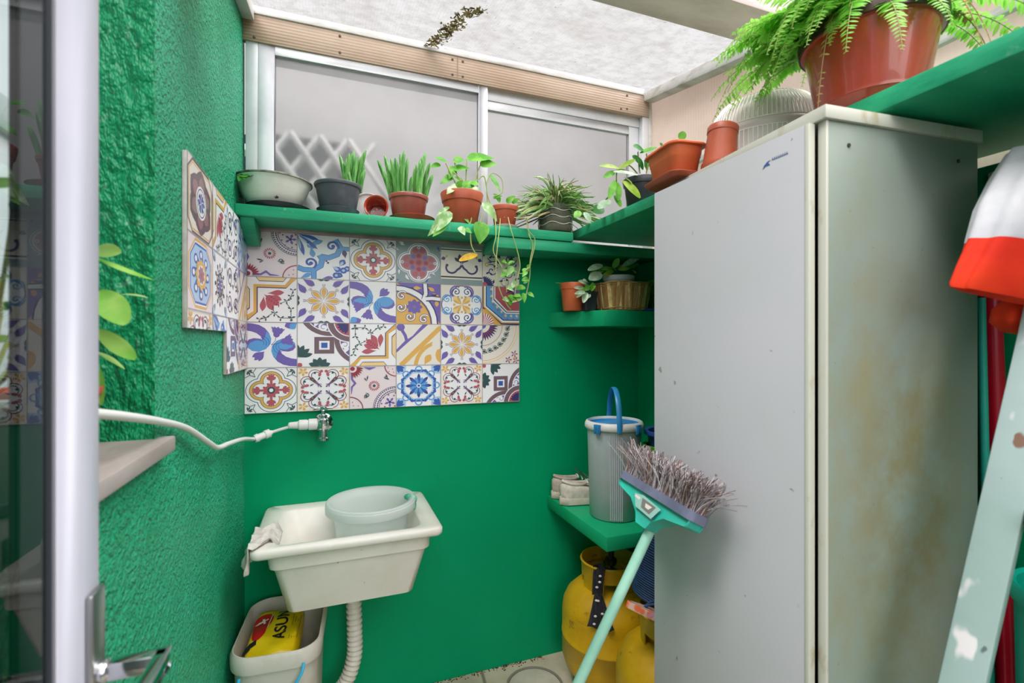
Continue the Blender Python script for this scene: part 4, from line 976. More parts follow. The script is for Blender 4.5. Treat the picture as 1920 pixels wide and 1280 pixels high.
# terracotta pothos
p = shelfpos(866, 1.72)
po = thing('potted_plant', 'bright terracotta pot of heart-leaved vine right of the brown pot', 'potted plant', (p[0], p[1], SZ))
pot_mesh(.074, .055, .118, .004, .034).build('pot', TERRA, po, angle=50); soil(po, .068, .106)
def vine(root, name, paths, r, mt, jit=0):
    b = MB(); o = root.location
    for Y, pts in paths:
        ys = Y if isinstance(Y, (list, tuple)) else [Y]*len(pts)
        b.tube([q-o for q in spline([onY(u, v, y) for (u, v), y in zip(pts, ys)], 6)], r, 6)
    return b.build(name, mt, root)
Yp = 1.70
vine(po, 'stems', [(1.735, [(872, 356), (874, 330), (875, 298)]), (1.735, [(884, 356), (893, 330), (901, 308)]), (1.73, [(860, 356), (845, 325), (836, 306)]), (1.74, [(866, 356), (856, 325), (852, 298)]), (1.72, [(868, 358), (862, 335), (849, 322)]), (1.735, [(880, 356), (905, 330), (912, 350), (914, 380)]), (1.70, [(855, 358), (850, 372), (848, 395), (852, 412), (862, 425), (872, 428)]), (1.69, [(872, 360), (880, 375), (872, 388), (855, 392)]), (1.665, [(862, 425), (880, 420), (884, 408)]), (1.655, [(882, 438), (884, 460), (891, 474)]), (1.65, [(905, 400), (902, 410), (900, 418)])], .0022, STEMM)
leaves(po, 'foliage', [(876, 298, 927, 293, 24, 0, .0), (900, 308, 932, 306, 18, 0, .0), (837, 303, 816, 295, 14, 0, .0), (850, 300, 871, 300, 16, 0, .0), (825, 308, 806, 313, 10, 0, 0), (850, 318, 880, 313, 20, 0, 0), (848, 330, 826, 343, 13, 0, 0), (852, 312, 842, 334, 14, 0, 0), (870, 346, 852, 330, 18, 0, -.01), (882, 342, 898, 346, 14, 0, -.02), (848, 352, 890, 374, 20, 1, -.03), (846, 398, 803, 440, 20, 1, -.075), (836, 418, 812, 442, 14, 0, -.075), (880, 405, 894, 386, 9, 0, -.05), (902, 416, 901, 456, 28, 0, -.085), (884, 420, 872, 410, 8, 0, -.07), (842, 388, 818, 402, 8, 1, -.06)], 1.735, [POTHOS, POTHV], 'heart')
leaves(po, 'rim_leaves', [(862, 352, 844, 348, 13, 1), (874, 352, 892, 350, 14, 0), (868, 350, 884, 338, 13, 0), (858, 352, 866, 338, 12, 0), (886, 352, 900, 358, 11, 1), (850, 352, 838, 362, 12, 1, -.04), (862, 425, 872, 440, 12, 1, -.07), (872, 428, 884, 436, 9, 0, -.075)], 1.70, [POTHOS, POTHV], 'heart')
leaves(po, 'dry_leaf', [(895, 477, 862, 486, 15, 0, 0)], 1.655, [YEL], 'oval')

# small terracotta pot with long hanging vines
p = shelfpos(946, 1.711)
saucer('plant_saucer', 'off-white saucer under the small terracotta pot of hanging vines', p, .053, .010, WHITEP)
sp_ = thing('potted_plant', 'small terracotta pot with thin vines hanging over the tile panel', 'potted plant', (p[0], p[1], SZ+.0055))
pot_mesh(.050, .038, .078, .003, .018).build('pot', TERRA, sp_, angle=50); soil(sp_, .045, .07)
yv = [1.72, 1.68, 1.64, 1.64, 1.64, 1.645, 1.65]
vine(sp_, 'vines', [(yv, [(930, 388), (928, 405), (930, 440), (925, 470), (936, 492), (947, 520), (950, 548)]), (yv, [(955, 388), (952, 402), (958, 430), (970, 470), (975, 500), (968, 530), (965, 560)]), (yv, [(962, 388), (985, 405), (992, 440), (999, 460), (994, 490), (993, 520), (985, 560)]), (yv, [(966, 388), (984, 400), (990, 430), (1003, 450), (998, 480), (988, 510), (970, 512)]), (yv, [(935, 386), (938, 410), (934, 450), (930, 500), (936, 540), (950, 570), (958, 580)])], .0019, STEMM)
vine(sp_, 'arching_stem', [(1.725, [(920, 386), (912, 350), (922, 325), (940, 335), (942, 360), (925, 368)])], .0018, STEMM)
lv = [(918, 328, 940, 358, 13, 0, .0), (905, 380, 934, 413, 22, 1, -.05), (925, 372, 942, 366, 12, 0, 0), (938, 378, 926, 362, 12, 0, 0), (950, 380, 966, 366, 12, 0, 0), (945, 384, 958, 396, 11, 0, -.03), (960, 380, 975, 372, 9, 0, 0)]
for i in range(30):
    u, v = ((948, 505), (958, 500), (980, 512), (962, 545), (985, 552), (955, 560), (975, 530))[i % 7]; an = rnd(0, 2*pi); L = rnd(10, 20); u += rnd(-9, 9); v += rnd(-9, 9)
    lv.append((u, v, u+L*math.cos(an), v+L*.8*math.sin(an)+4, rnd(7, 12), i % 3 == 0, -.085+rnd(-.015, .015)))
leaves(sp_, 'foliage', lv, 1.735, [POTHOS, POTHV], 'heart')

# cut bottle planter with a mop of thin stems
p = shelfpos(1041, 1.727)
bo = thing('potted_plant', 'cut clear plastic bottle holding a mop of thin dark leafless stems', 'potted plant', (p[0], p[1], SZ))
k = N('cloudy_bottle_plastic'); q = k.bsdf(lin('cfd0c8'), .15, 0, .6); t = k.n('ShaderNodeBsdfTransparent'); t.inputs[0].default_value = lin('e2e4dc'); m = k.n('ShaderNodeMixShader'); m.inputs[0].default_value = .92
k.l(q, m.inputs[1]); k.l(t.outputs[0], m.inputs[2]); BOT = k.done(m.outputs[0])
b = MB().lathe([(.0, 0), (.058, 0), (.066, .006), (.068, .03), (.065, .034), (.068, .04), (.068, .056), (.0645, .06), (.068, .066), (.067, .082), (.064, .086), (.067, .092), (.067, .108), (.0655, .108), (.0655, .094), (.062, .086), (.066, .08), (.0662, .008), (.0, .003)], 56, wob=None)
b.build('bottle', BOT, bo, angle=60)
for zz in (.034, .060, .086): MB().tube([(.0672*math.cos(a), .0672*math.sin(a), zz+.005*math.sin(a*5)) for a in (2*pi*i/60 for i in range(60))], .0012, 6, closed=True).build('ridge', M('whitish_ridge', 'd9d8d0', .3), bo)
MB().lathe([(0, .006), (.062, .006), (.063, .03), (.0605, .034), (.063, .04), (.063, .05), (.06, .075), (0, .08)], 40).build('soil', M('mossy_soil', '4b4530', .9, col2='6e6a4a', nscale=30, lo=.4, hi=.6), bo)
b = MB()
for i in range(330):
    a = rnd(0, 2*pi); R = rnd(.05, .20)*(1.0 if abs(math.cos(a)) > .5 else .75); hh = rnd(.04, .10)*(1.3-R/.25); r0 = rnd(0, .035)
    s0 = Vector((r0*math.cos(a), r0*math.sin(a), .085)); hh += rnd(-.03, .02); e1 = Vector((R*math.cos(a), R*math.sin(a)*.75, .098+hh*1.1-max(0, R-.1)*.8)); a += rnd(-.9, .9); e2 = e1+Vector((rnd(.015, .05)*math.cos(a), rnd(.01, .04)*math.sin(a), rnd(-.045, .02)))
    e1.y = min(e1.y, .06); e2.y = min(e2.y, .065)
    pts = bez(s0, s0+Vector((0, 0, hh*1.15)), e1, e2, 7); w = rnd(.003, .0058)
    b.tube(pts, [(w*k2, w*.4*k2) for k2 in (.6, .8, 1, 1, 1, .9, .7, .3)], 5, m=(0, 0, 0, 1, 2, 2)[i % 6])
RH = [leafmat('mistletoe_stem_green', '8fbf66', '6c9c50', 40, tl=.35), leafmat('mistletoe_stem_tan', 'b9a27a', '97a063', 40, tl=.3), leafmat('mistletoe_stem_pale', 'c3d3a6', 'a0ba7c', 40, tl=.35)]
b.build('foliage', RH, bo)

# black pot on the right wall shelf with fleshy leaves
bl = thing('potted_plant', 'black pot of fleshy green leaves on the shelf end beside the cabinet', 'potted plant', (.985, 1.385, 1.736))
pot_mesh(.060, .046, .108, .004, .022).build('pot', BLACKP, bl, angle=50); soil(bl, .054, .098)
vine(bl, 'stems', [(1.38, [(1200, 325), (1198, 308), (1196, 285)]), (1.38, [(1212, 325), (1214, 305), (1212, 288)]), (1.37, [(1190, 325), (1170, 322), (1156, 318)]), (1.37, [(1195, 325), (1180, 310), (1165, 312)]), ([1.37, 1.36, 1.38, 1.45, 1.52], [(1180, 322), (1158, 318), (1154, 350), (1135, 375), (1112, 392)]), ([1.52, 1.55, 1.6], [(1112, 392), (1095, 393), (1085, 388)])], .0024, BSTEM)
leaves(bl, 'foliage', [(1208, 283, 1190, 272, 19, 1, .0), (1200, 287, 1232, 274, 9, 0, -.01), (1204, 308, 1188, 292, 18, 1, 0), (1206, 318, 1196, 294, 16, 1, 0), (1210, 314, 1222, 290, 14, 0, 0), (1214, 320, 1210, 300, 12, 1, 0), (1160, 315, 1127, 307, 10, 2, -.02), (1160, 316, 1192, 297, 9, 2, -.02), (1153, 322, 1134, 331, 12, 0, -.02), (1150, 322, 1198, 324, 13, 3, -.03), (1168, 340, 1203, 368, 24, 2, -.04), (1153, 338, 1143, 370, 14, 0, -.03), (1158, 342, 1161, 374, 15, 0, -.03), (1170, 332, 1186, 342, 8, 2, -.03), (1152, 366, 1165, 386, 15, 0, -.02), (1145, 376, 1122, 388, 18, 3, .03), (1130, 388, 1116, 397, 22, 1, .09), (1088, 396, 1078, 406, 14, 0, .2), (1095, 398, 1108, 414, 13, 3, .2)], 1.38, [POTHOS, DEEP, YELLOWG, GREYG], 'oval', fold=.12)

# upper corner shelf: orange pot, small black pot, bark basket with a white pot
p = onY(1076, 583, 1.745)
og = thing('flower_pot', 'small orange pot on the left of the upper corner shelf', 'flower pot', (p.x-.004, 1.745, 1.4215))
pot_mesh(.051, .040, .112, .003, .026).build('pot', TERRA2, og, angle=50); soil(og, .046, .10)
vine(og, 'twig', [(1.74, [(1060, 536), (1052, 531), (1042, 530)])], .0012, STEMM)
sb = thing('potted_plant', 'small black square pot of grey-green succulents between orange pot and wicker basket', 'potted plant', (onY(1108, 583, 1.70).x-.012, 1.70, 1.4215))
b = MB().rings([rrect(-.022, .022, -.022, .022, .006, 0), rrect(-.029, .029, -.029, .029, .007, .066), rrect(-.031, .031, -.031, .031, .007, .068), rrect(-.031, .031, -.031, .031, .007, .074), rrect(-.026, .026, -.026, .026, .006, .074), rrect(-.024, .024, -.024, .024, .006, .06)]); b.build('pot', BLACKP, sb)
vine(sb, 'stems', [(1.69, [(1103, 552), (1100, 540), (1094, 530)]), (1.69, [(1106, 552), (1104, 545), (1096, 556)])], .002, STEMM)
leaves(sb, 'foliage', [(1100, 532, 1086, 526, 9, 0), (1102, 530, 1094, 524, 10, 0), (1098, 542, 1078, 538, 9, 0), (1098, 548, 1079, 549, 9, 0), (1104, 540, 1088, 546, 8, 1), (1100, 548, 1094, 566, 12, 0), (1106, 540, 1112, 530, 11, 1), (1104, 535, 1098, 543, 12, 1), (1108, 545, 1116, 536, 10, 1), (1096, 545, 1082, 556, 8, 0), (1104, 548, 1100, 558, 12, 0)], 1.675, [GREYG, POTHOS], 'oval', .012, fold=.35)
BARK = M('banana_bark_strips', 'd3a76e', .8, col2='96693f', nscale=18, lo=.35, hi=.65, stretch=(1, 1, .15), bump=.5, bscale=50)
bx = onY(1165, 580, 1.722)
ba = thing('wicker_basket', 'round brown bark basket holding a white pot on the upper corner shelf', 'basket', (bx.x-.004, 1.722, 1.4215))
b = MB().lathe([(.04, .0), (.10, .0), (.104, .004), (.122, .110), (.119, .112), (.112, .108), (.097, .008), (.03, .006)], 60, wob=lambda a, z: 1+.012*math.sin(a*13+z*30)); b.build('basket_body', BARK, ba, angle=50)
b = MB()
for i in range(56):
    a = 2*pi*i/56+rnd(-.05, .05); w = rnd(.004, .010); sk = rnd(-.08, .08)
    b.tube([((r+rnd(.0, .003))*math.cos(a+sk*t), (r+rnd(.0, .003))*math.sin(a+sk*t), .006+.106*t) for t, r in ((0, .103), (.35, .109), (.7, .117), (1, .122))], [(w*.7, .002), (w, .002), (w, .002), (w*.8, .002)], 6, m=i % 3, flat=(-math.sin(a), math.cos(a), 0))
b.build('bark_strips', [BARK, M('pale_bark', 'edca90', .8, col2='bf915a', nscale=30), M('dark_bark', '9c6b3c', .8, col2='bd8650', nscale=30)], ba)
b = MB()
for zz, r in ((.012, .1075), (.100, .1215), (.110, .1235)): b.tube([((r+.001*math.sin(7*a))*math.cos(a), (r+.001*math.sin(7*a))*math.sin(a), zz+.0025*math.sin(5*a)) for a in (2*pi*i/64 for i in range(64))], .0035 if zz > .105 else .0022, 6, closed=True)
for k in range(5): b.tube([(-.104+.004*k, -.03+.006*k, .03), (-.118+.006*k, -.045+.008*k, .002)], .002, 5)
b.build('binding_cord', M('straw_cord', 'bf935a', .85, col2='946a3c', nscale=40), ba)
wp = thing('potted_plant', 'white pot of soft green leaves standing inside the wicker basket', 'potted plant', (onY(1160, 520, 1.722).x, 1.722, 1.430))
pot_mesh(.062, .048, .138, .003, .02).build('pot', WHITEP, wp, angle=50); soil(wp, .056, .128)
vine(wp, 'stems', [(1.71, [(1155, 508), (1148, 502), (1138, 500)]), (1.71, [(1162, 508), (1165, 500), (1180, 490)]), (1.71, [(1156, 508), (1152, 498), (1155, 490)])], .002, BSTEM)
leaves(wp, 'foliage', [(1130, 497, 1104, 504, 13, 1), (1134, 506, 1108, 511, 11, 0), (1150, 502, 1160, 484, 12, 0), (1148, 504, 1128, 503, 11, 0), (1166, 500, 1200, 480, 12, 1), (1170, 505, 1198, 493, 10, 0), (1160, 506, 1180, 502, 10, 2), (1150, 508, 1132, 515, 9, 2), (1186, 506, 1192, 512, 9, 2), (1128, 513, 1106, 522, 20, 1), (1158, 505, 1170, 497, 9, 0)], 1.70, [POTHOS, GREYG, YELLOWG], 'oval', .02)

# planter trough and spare pots on top of the cabinet
tr = thing('planter_trough', 'small orange planter trough with a seedling at the far corner of the cabinet top', 'planter', (.803, .993, 1.6905), math.radians(-6)); tr.scale = (.93, .93, .95)
def rx(w, d, r, z): return rrect(-w/2, w/2, -d/2, d/2, r, z, 6)
b = MB().rings([rx(.072, .112, .02, .007), rx(.076, .116, .022, .009), rx(.088, .130, .024, .048), rx(.0905, .1325, .024, .050), rx(.0905, .1325, .024, .054), rx(.0925, .1345, .024, .056), rx(.096, .139, .026, .073), rx(.112, .155, .03, .075), rx(.113, .156, .03, .079), rx(.110, .153, .03, .081), rx(.088, .131, .022, .078), rx(.07, .11, .018, .02), rx(.06, .10, .015, .018)])
b.build('trough', TERRA2, tr, angle=50)
MB().prism([q[:2] for q in rx(.084, .126, .02, 0)], .060, .070).build('soil', SOIL, tr)
o_ = tr.location
b = MB(); b.tube([(0.01, -.01, .066), (.012, -.012, .085), (.010, -.014, .108)], .0018, 6); b.tube([(.005, -.005, .066), (-.003, 0, .08), (-.014, .004, .088)], .0013, 6); b.tube([(-.02, .02, .066), (-.022, .022, .10)], .0008, 5); b.tube([(-.03, .0, .066), (-.032, .004, .088)], .0008, 5); b.tube([(.022, .01, .066), (.022, .01, .084)], .0011, 5); b.build('stems', STEMM, tr)
b = MB(); b.leaf((.010, -.014, .106), (.014, -.020, .128), .022, (-.4, -1, .2), 0, 'oval', .05); b.leaf((-.006, .002, .086), (-.036, .014, .088), .011, (-.3, -.6, 1), 1, 'oval', .2); b.leaf((.012, -.013, .098), (.028, -.03, .092), .012, (0, -.4, 1), 0); b.leaf((-.022, .022, .10), (-.028, .025, .112), .007, (-.5, -1, .3), 1); b.build('foliage', [POTHOS, DEEP], tr, flip=False)
b = MB().rings([rx(.086, .126, .02, 0), rx(.092, .132, .022, .002), rx(.104, .146, .026, .010), rx(.104, .146, .026, .012), rx(.098, .140, .024, .0115), rx(.086, .126, .02, .005)])
o = b.build('trough_tray', TERRA, loc=(.803, .993, 1.6902)); o.rotation_euler = (0, 0, math.radians(-6)); tag(o, 'red-brown drip tray under the orange planter trough', 'tray'); tr.location.z += .0055
rp = thing('flower_pot', 'tall empty red-brown pot turned upside down between planter trough and white bowl', 'flower pot', (.836, .880, 1.6905), rot=(0, math.radians(7), 0))
b = MB().lathe([(.0385, 0), (.040, .002), (.040, .014), (.037, .016), (.0325, .085), (.0325, .088), (.034, .089), (.034, .101), (.032, .104), (0, .104)], 40); b.build('pot', TERRA, rp, angle=50)
# white ribbed plastic bowl cover on its side
k = N('milky_ribbed_plastic'); c_ = lin('f6eeee'); q = k.bsdf(c_, .35, 0, .5); t = k.n('ShaderNodeBsdfTranslucent'); t.inputs[0].default_value = c_; m = k.n('ShaderNodeMixShader'); m.inputs[0].default_value = .35
k.l(q, m.inputs[1]); k.l(t.outputs[0], m.inputs[2]); MILK = k.done(m.outputs[0])
wd = thing('ribbed_bowl', 'white ribbed plastic basin turned upside down between red pot and fern pot', 'basin', (1.035, .935, 1.7365))
prof = [(.1455, 0), (.147, .004), (.144, .010), (.1425, .012), (.140, .066), (.1415, .068), (.1405, .078), (.136, .082), (.125, .120), (.103, .152), (.07, .170), (.0, .175)]
b = MB().lathe(prof+[(r*.97-.0005, z-.004) for r, z in reversed(prof[3:])]+[(.141, .002)], 96, cap0=False, cap1=False); b.build('bowl', MILK, wd, angle=60)
RIBM = M('white_rib', 'f6f3f0', .4); SLIT = M('ribs_shadow_slit', '9d8f8a', .6)
for pth, nm in (([(.1432, .014), (.1415, .060)], 'lower_ribs'), ([(.1375, .083), (.133, .102), (.1265, .121), (.116, .138), (.1045, .1535)], 'upper_ribs')):
    b = MB()
    for i in range(88):
        a = 2*pi*i/88; ca, sa = math.cos(a), math.sin(a); b.tube([(r*ca, r*sa, z) for r, z in pth], .0014, 5)
    for k2 in range(2): b.lathe([(pth[-k2][0]-.001, pth[-k2][1]-.001), (pth[-k2][0]+.0008, pth[-k2][1]-.001), (pth[-k2][0]+.0008, pth[-k2][1]+.001), (pth[-k2][0]-.001, pth[-k2][1]+.001)], 88, cap0=False, cap1=False)
    b.build(nm, RIBM, wd)

# fern in the big red-brown pot
fp = thing('potted_fern', 'big glossy red-brown pot of bright green fern on the right wall shelf', 'potted fern', (1.0, .655, 1.736)); PK = .80
b = MB().lathe([(q*PK, z*PK) for q, z in [(.05, 0), (.104, 0), (.108, .004), (.1105, .036), (.113, .038), (.113, .042), (.1135, .046), (.138, .190), (.146, .191), (.149, .197), (.150, .216), (.146, .220), (.139, .218), (.134, .18), (.105, .01), (.04, .009)]], 72); b.build('pot', REDP, fp, angle=50)
MB().lathe([(q*PK, z*PK) for q, z in [(.1465, .1905), (.1505, .192), (.1525, .2155), (.149, .222), (.1465, .218)]], 72, cap0=False, cap1=False).build('rim_line', M('dark_pot_rim', '3f2420', .5), fp)
soil(fp, .134*PK, .205*PK)
def frond(p0, dirv, L, rise, drop, wmax, mi=0, sparse=1.0):
    """one arching frond: a thin midrib with two rows of small toothed leaflets"""
    d = Vector(dirv); d.z = 0; d.normalize()
    pts = bez(p0, Vector(p0)+d*L*.25+UP*rise, Vector(p0)+d*L*.62+UP*(rise*.8-drop*.25), Vector(p0)+d*L*.8+UP*(rise*.3-drop), 34)
    b = MB().tube(pts, [.0016*(1-.7*i/34) for i in range(35)], 5, m=2)
    for i in range(4, 35):
        t = i/34; p = pts[i]; tg = (pts[min(i+1, 34)]-pts[i-1]).normalized(); sd = tg.cross(UP); sd = sd.normalized() if sd.length > .05 else d.cross(UP); nn = sd.cross(tg).normalized()
        w = wmax*math.sin(pi*min(1, t*.86+.1))**.7*(1-.45*t)
        if rnd(0, 1) > sparse: continue
        for s in (-1, 1):
            q = p+tg*rnd(-.002, .002); tip = q+sd*s*w+tg*w*.32-nn*w*rnd(.0, .45)+UP*rnd(-.1, .12)*w
            b.leaf(q, tip, w*.40, nn+Vector((rnd(-.4, .4), rnd(-.4, .4), rnd(-.1, .4))), mi if rnd(0, 1) > .08 else 1, 'lance', rnd(0, .25), .15, 3)
    return b
FM = [FERN, leafmat('fern_dark', '6cb844', '86c858', 14), M('fern_midrib', '8a9a4a', .6)]
FM2 = [leafmat('fern_faded', '8f9a4a', 'b59f55', 20), FERN, M('fern_dry_midrib', '9a7a52', .7)]
fz = .165; specs = []
for i in range(52):   # toward the camera's left (minus X) and the window
    an = math.radians(rnd(105, 205)); specs.append((an, rnd(.15, .30), rnd(.03, .10), rnd(-.02, .14), rnd(.026, .038)))
for i in range(12): an = math.radians(rnd(40, 200)); specs.append((an, rnd(.14, .24), rnd(.08, .15), rnd(-.05, .06), rnd(.026, .034)))
for an, L, dr in ((205, .17, .13), (228, .15, .13), (252, .15, .10)): specs.append((math.radians(an), L, .035, dr, .03))
for an, L, rs_, dr in ((300, .24, .05, .15), (318, .26, .05, .17), (285, .25, .06, .10), (335, .22, .06, .10)): specs.append((math.radians(an), L, rs_, dr, .03))
for an, L, rs_, dr, w in specs:
    d = Vector((math.cos(an), math.sin(an), 0)); r0 = rnd(.03, .085)
    frond(d*r0+Vector((0, 0, fz)), d, L, rs_, dr, w).build('frond', FM, fp, flip=False)
for an, dr in ((190, .24), (268, .19), (279, .19), (312, .16)):
    d = Vector((math.cos(math.radians(an)), math.sin(math.radians(an)), 0)); frond(d*.095+Vector((0, 0, fz+.01)), d, .12, .03, dr, .016, 0, .75).build('frond', FM2, fp, flip=False)

# niche plants behind the glass door
def nich(name, label, loc, rt, rb, h, mt):
    t = thing(name, label, 'potted plant', loc); pot_mesh(rt, rb, h, .003, .012).build('pot', mt, t, angle=50); soil(t, rt-.006, h-.01); return t
PGR = M('pale_green_grey_pot', 'bcc6bb', .4, col2='a9b5aa', nscale=8)
saucer('plant_saucer', 'dark teal saucer with a white rim on the sill behind the glass door', (-.312, .615, 1.1403), .062, .014, M('teal_saucer', '9fb0ae', .4, col2='74898a', nscale=12))
nA = nich('potted_plant', 'pale grey-green pot with leafy plant seen through the glass door', (-.312, .615, 1.146), .054, .038, .092, PGR)
nB = nich('potted_plant', 'round-leaved plant on the window sill with leaves poking past the door frame', (-.345, .80, 1.1403), .055, .042, .10, TERRA)
b = MB(); o = nB.location; BR = leafmat('bright_round_leaf', '7cc04a', 'a9d66c', 16, tl=.35)
def nleaf(u0, v0, u1, v1, w, D0, D1, mi=0, shape='oval', nv=(.5, -.6, .7), droop=.15):
    a = onD(u0, v0, D0); c = onD(u1, v1, D1); b.leaf(a-o, c-o, w*D0/F, nv, mi, shape, droop, .15, 10)
nleaf(178, 470, 224, 470, 30, .66, .66, 1, 'oval', (.3, -1, .3)); nleaf(182, 484, 286, 531, 18, .66, .68, 0, 'lance', (0, -.5, 1), -.12)
nleaf(186, 545, 234, 604, 50, .66, .64, 0, 'oval', (.2, -1, .4), .1); nleaf(228, 552, 276, 554, 14, .67, .68, 1, 'oval', (.1, -.3, 1)); nleaf(182, 618, 258, 676, 30, .66, .66, 0, 'oval', (-.3, -.8, .6), -.15)
nleaf(182, 660, 236, 688, 14, .66, .67, 1, 'lance', (0, -.4, 1)); nleaf(186, 690, 190, 760, 14, .66, .66, 0, 'oval', (.4, -1, 0)); nleaf(150, 560, 120, 500, 30, .66, .66)
b.build('foliage', [BR, leafmat('pale_round_leaf', 'b5d68a', '9cc868', 20, tl=.35)], nB, flip=False)
b = MB()
for (u, v) in ((182, 480), (186, 545), (182, 618), (182, 660), (150, 560)):
    e = onD(u, v, .66)-o; b.tube(bez((0, 0, .088), (0, 0, .15), e+Vector((-.02, 0, -.05)), e, 8), .0024, 6)
b.build('stems', STEMM, nB)
b = MB(); bs = MB(); o = nA.location
for i in range(20):
    a = rnd(0, 2*pi); z = rnd(.12, .30); R = rnd(.015, .055); e = Vector((R*math.cos(a)-.01, R*math.sin(a), z)); bs.tube(bez((0, 0, .08), (0, 0, .12), e-Vector((0, 0, .03)), e, 6), .002, 5)
    d = Vector((math.cos(a), math.sin(a), rnd(-.2, .3))); e2 = e+d*rnd(.03, .055); e2.x = min(e2.x, .07); b.leaf(e, e2, rnd(.02, .034), (rnd(-.3, .3), rnd(-.3, .3), 1), i % 2, 'oval', .15)
b.build('foliage', [BR, DEEP], nA, flip=False); bs.build('stems', STEMM, nA)
# ------------------------------------------------------------------ lower corner shelf
SHZ = .6635
bn = thing('bin', 'tall grey plastic bin with blue lid and handle on the lower corner shelf', 'bin', (.978, 1.545, SHZ))
GR = M('grey_bin_plastic', 'b9bdc2', .42, col2='acb0b5', nscale=7)
BLUE = M('bright_blue_plastic', '2f86bd', .35, col2='2a78ac', nscale=9)
b = MB().lathe([(.05, 0), (.084, 0), (.0885, .004), (.0975, .322), (.0975, .326), (.094, .326), (.084, .01), (.04, .009)], 64); b.build('bin_body', GR, bn, angle=50)
b = MB(); nv = Vector((-SA*0-.53, -.85, 0)).normalized()
for k in range(-3, 4):
    a = math.atan2(-.84, -.42)+k*.075; r0, r1 = .0886, .0968
    b.tube([((r0+(r1-r0)*t)*math.cos(a), (r0+(r1-r0)*t)*math.sin(a), .008+.305*t) for t in (0, .25, .5, .75, (1 if abs(k) < 2 else .97))], .0026, 6)
b.build('flutes', GR, bn)
b = MB().lathe([(.0965, .318), (.103, .319), (.107, .324), (.1065, .336), (.102, .345), (.096, .348), (.0945, .344), (.0945, .32)], 64, cap0=False, cap1=False); b.build('rim', WHITEP, bn, angle=60)
b = MB().lathe([(0, .325), (.094, .325), (.095, .338), (.091, .339), (.088, .331), (0, .330)], 56); b.build('lid', BLUE, bn, angle=50)
# handle: a flat strap loop standing up
hd = Vector((math.cos(math.radians(248)), math.sin(math.radians(248)), 0)); b = MB()
pp = [hd*.106+Vector((0, 0, .318)), hd*.1075+Vector((0, 0, .345))]+[hd*(.1*math.cos(t))+Vector((0, 0, .355+.112*math.sin(t))) for t in [pi*i/20 for i in range(1, 20)]]+[-hd*.1075+Vector((0, 0, .345)), -hd*.106+Vector((0, 0, .318))]
b.tube(pp, (.0095, .0028), 8, flat=hd.cross(UP)); b.build('handle', BLUE, bn)
for a in (205, 290):
    c_ = Vector((math.cos(math.radians(a)), math.sin(math.radians(a)), 0)); T = Matrix.Translation(c_*.1075) @ Matrix.Rotation(math.radians(a), 4, 'Z')
    MB().box((-.004, -.013, .310), (.0035, .013, .343), T=T).box((.0035, -.009, .314), (.006, -.003, .338), T=T).box((.0035, .003, .314), (.006, .009, .338), T=T).build('clip', BLUE, bn, bevel=.0015)
gbk = thing('bucket', 'bright green plastic bucket behind the grey bin on the lower corner shelf', 'bucket', (1.176, 1.47, SHZ))
GRN = M('lime_green_plastic', '55a81c', .4, col2='489a18', nscale=8)
b = MB().lathe([(.04, 0), (.072, 0), (.076, .004), (.094, .240), (.100, .241), (.101, .258), (.097, .26), (.091, .256), (.072, .01), (.03, .009)], 56); b.build('bucket_body', GRN, gbk, angle=50)
bbk = thing('bucket', 'dark blue plastic bucket nested inside the bright green bucket', 'bucket', (1.176, 1.47, SHZ+.09))
b = MB().lathe([(.04, 0), (.066, 0), (.070, .004), (.086, .205), (.0985, .206), (.0985, .219), (.095, .222), (.083, .218), (.066, .01), (.03, .009)], 56); b.build('bucket_body', M('dark_blue_plastic', '274a86', .4), bbk, angle=50)
b = MB().lathe([(.0965, .1725), (.0985, .174), (.0985, .18), (.0965, .1815)], 56, cap0=False, cap1=False); 
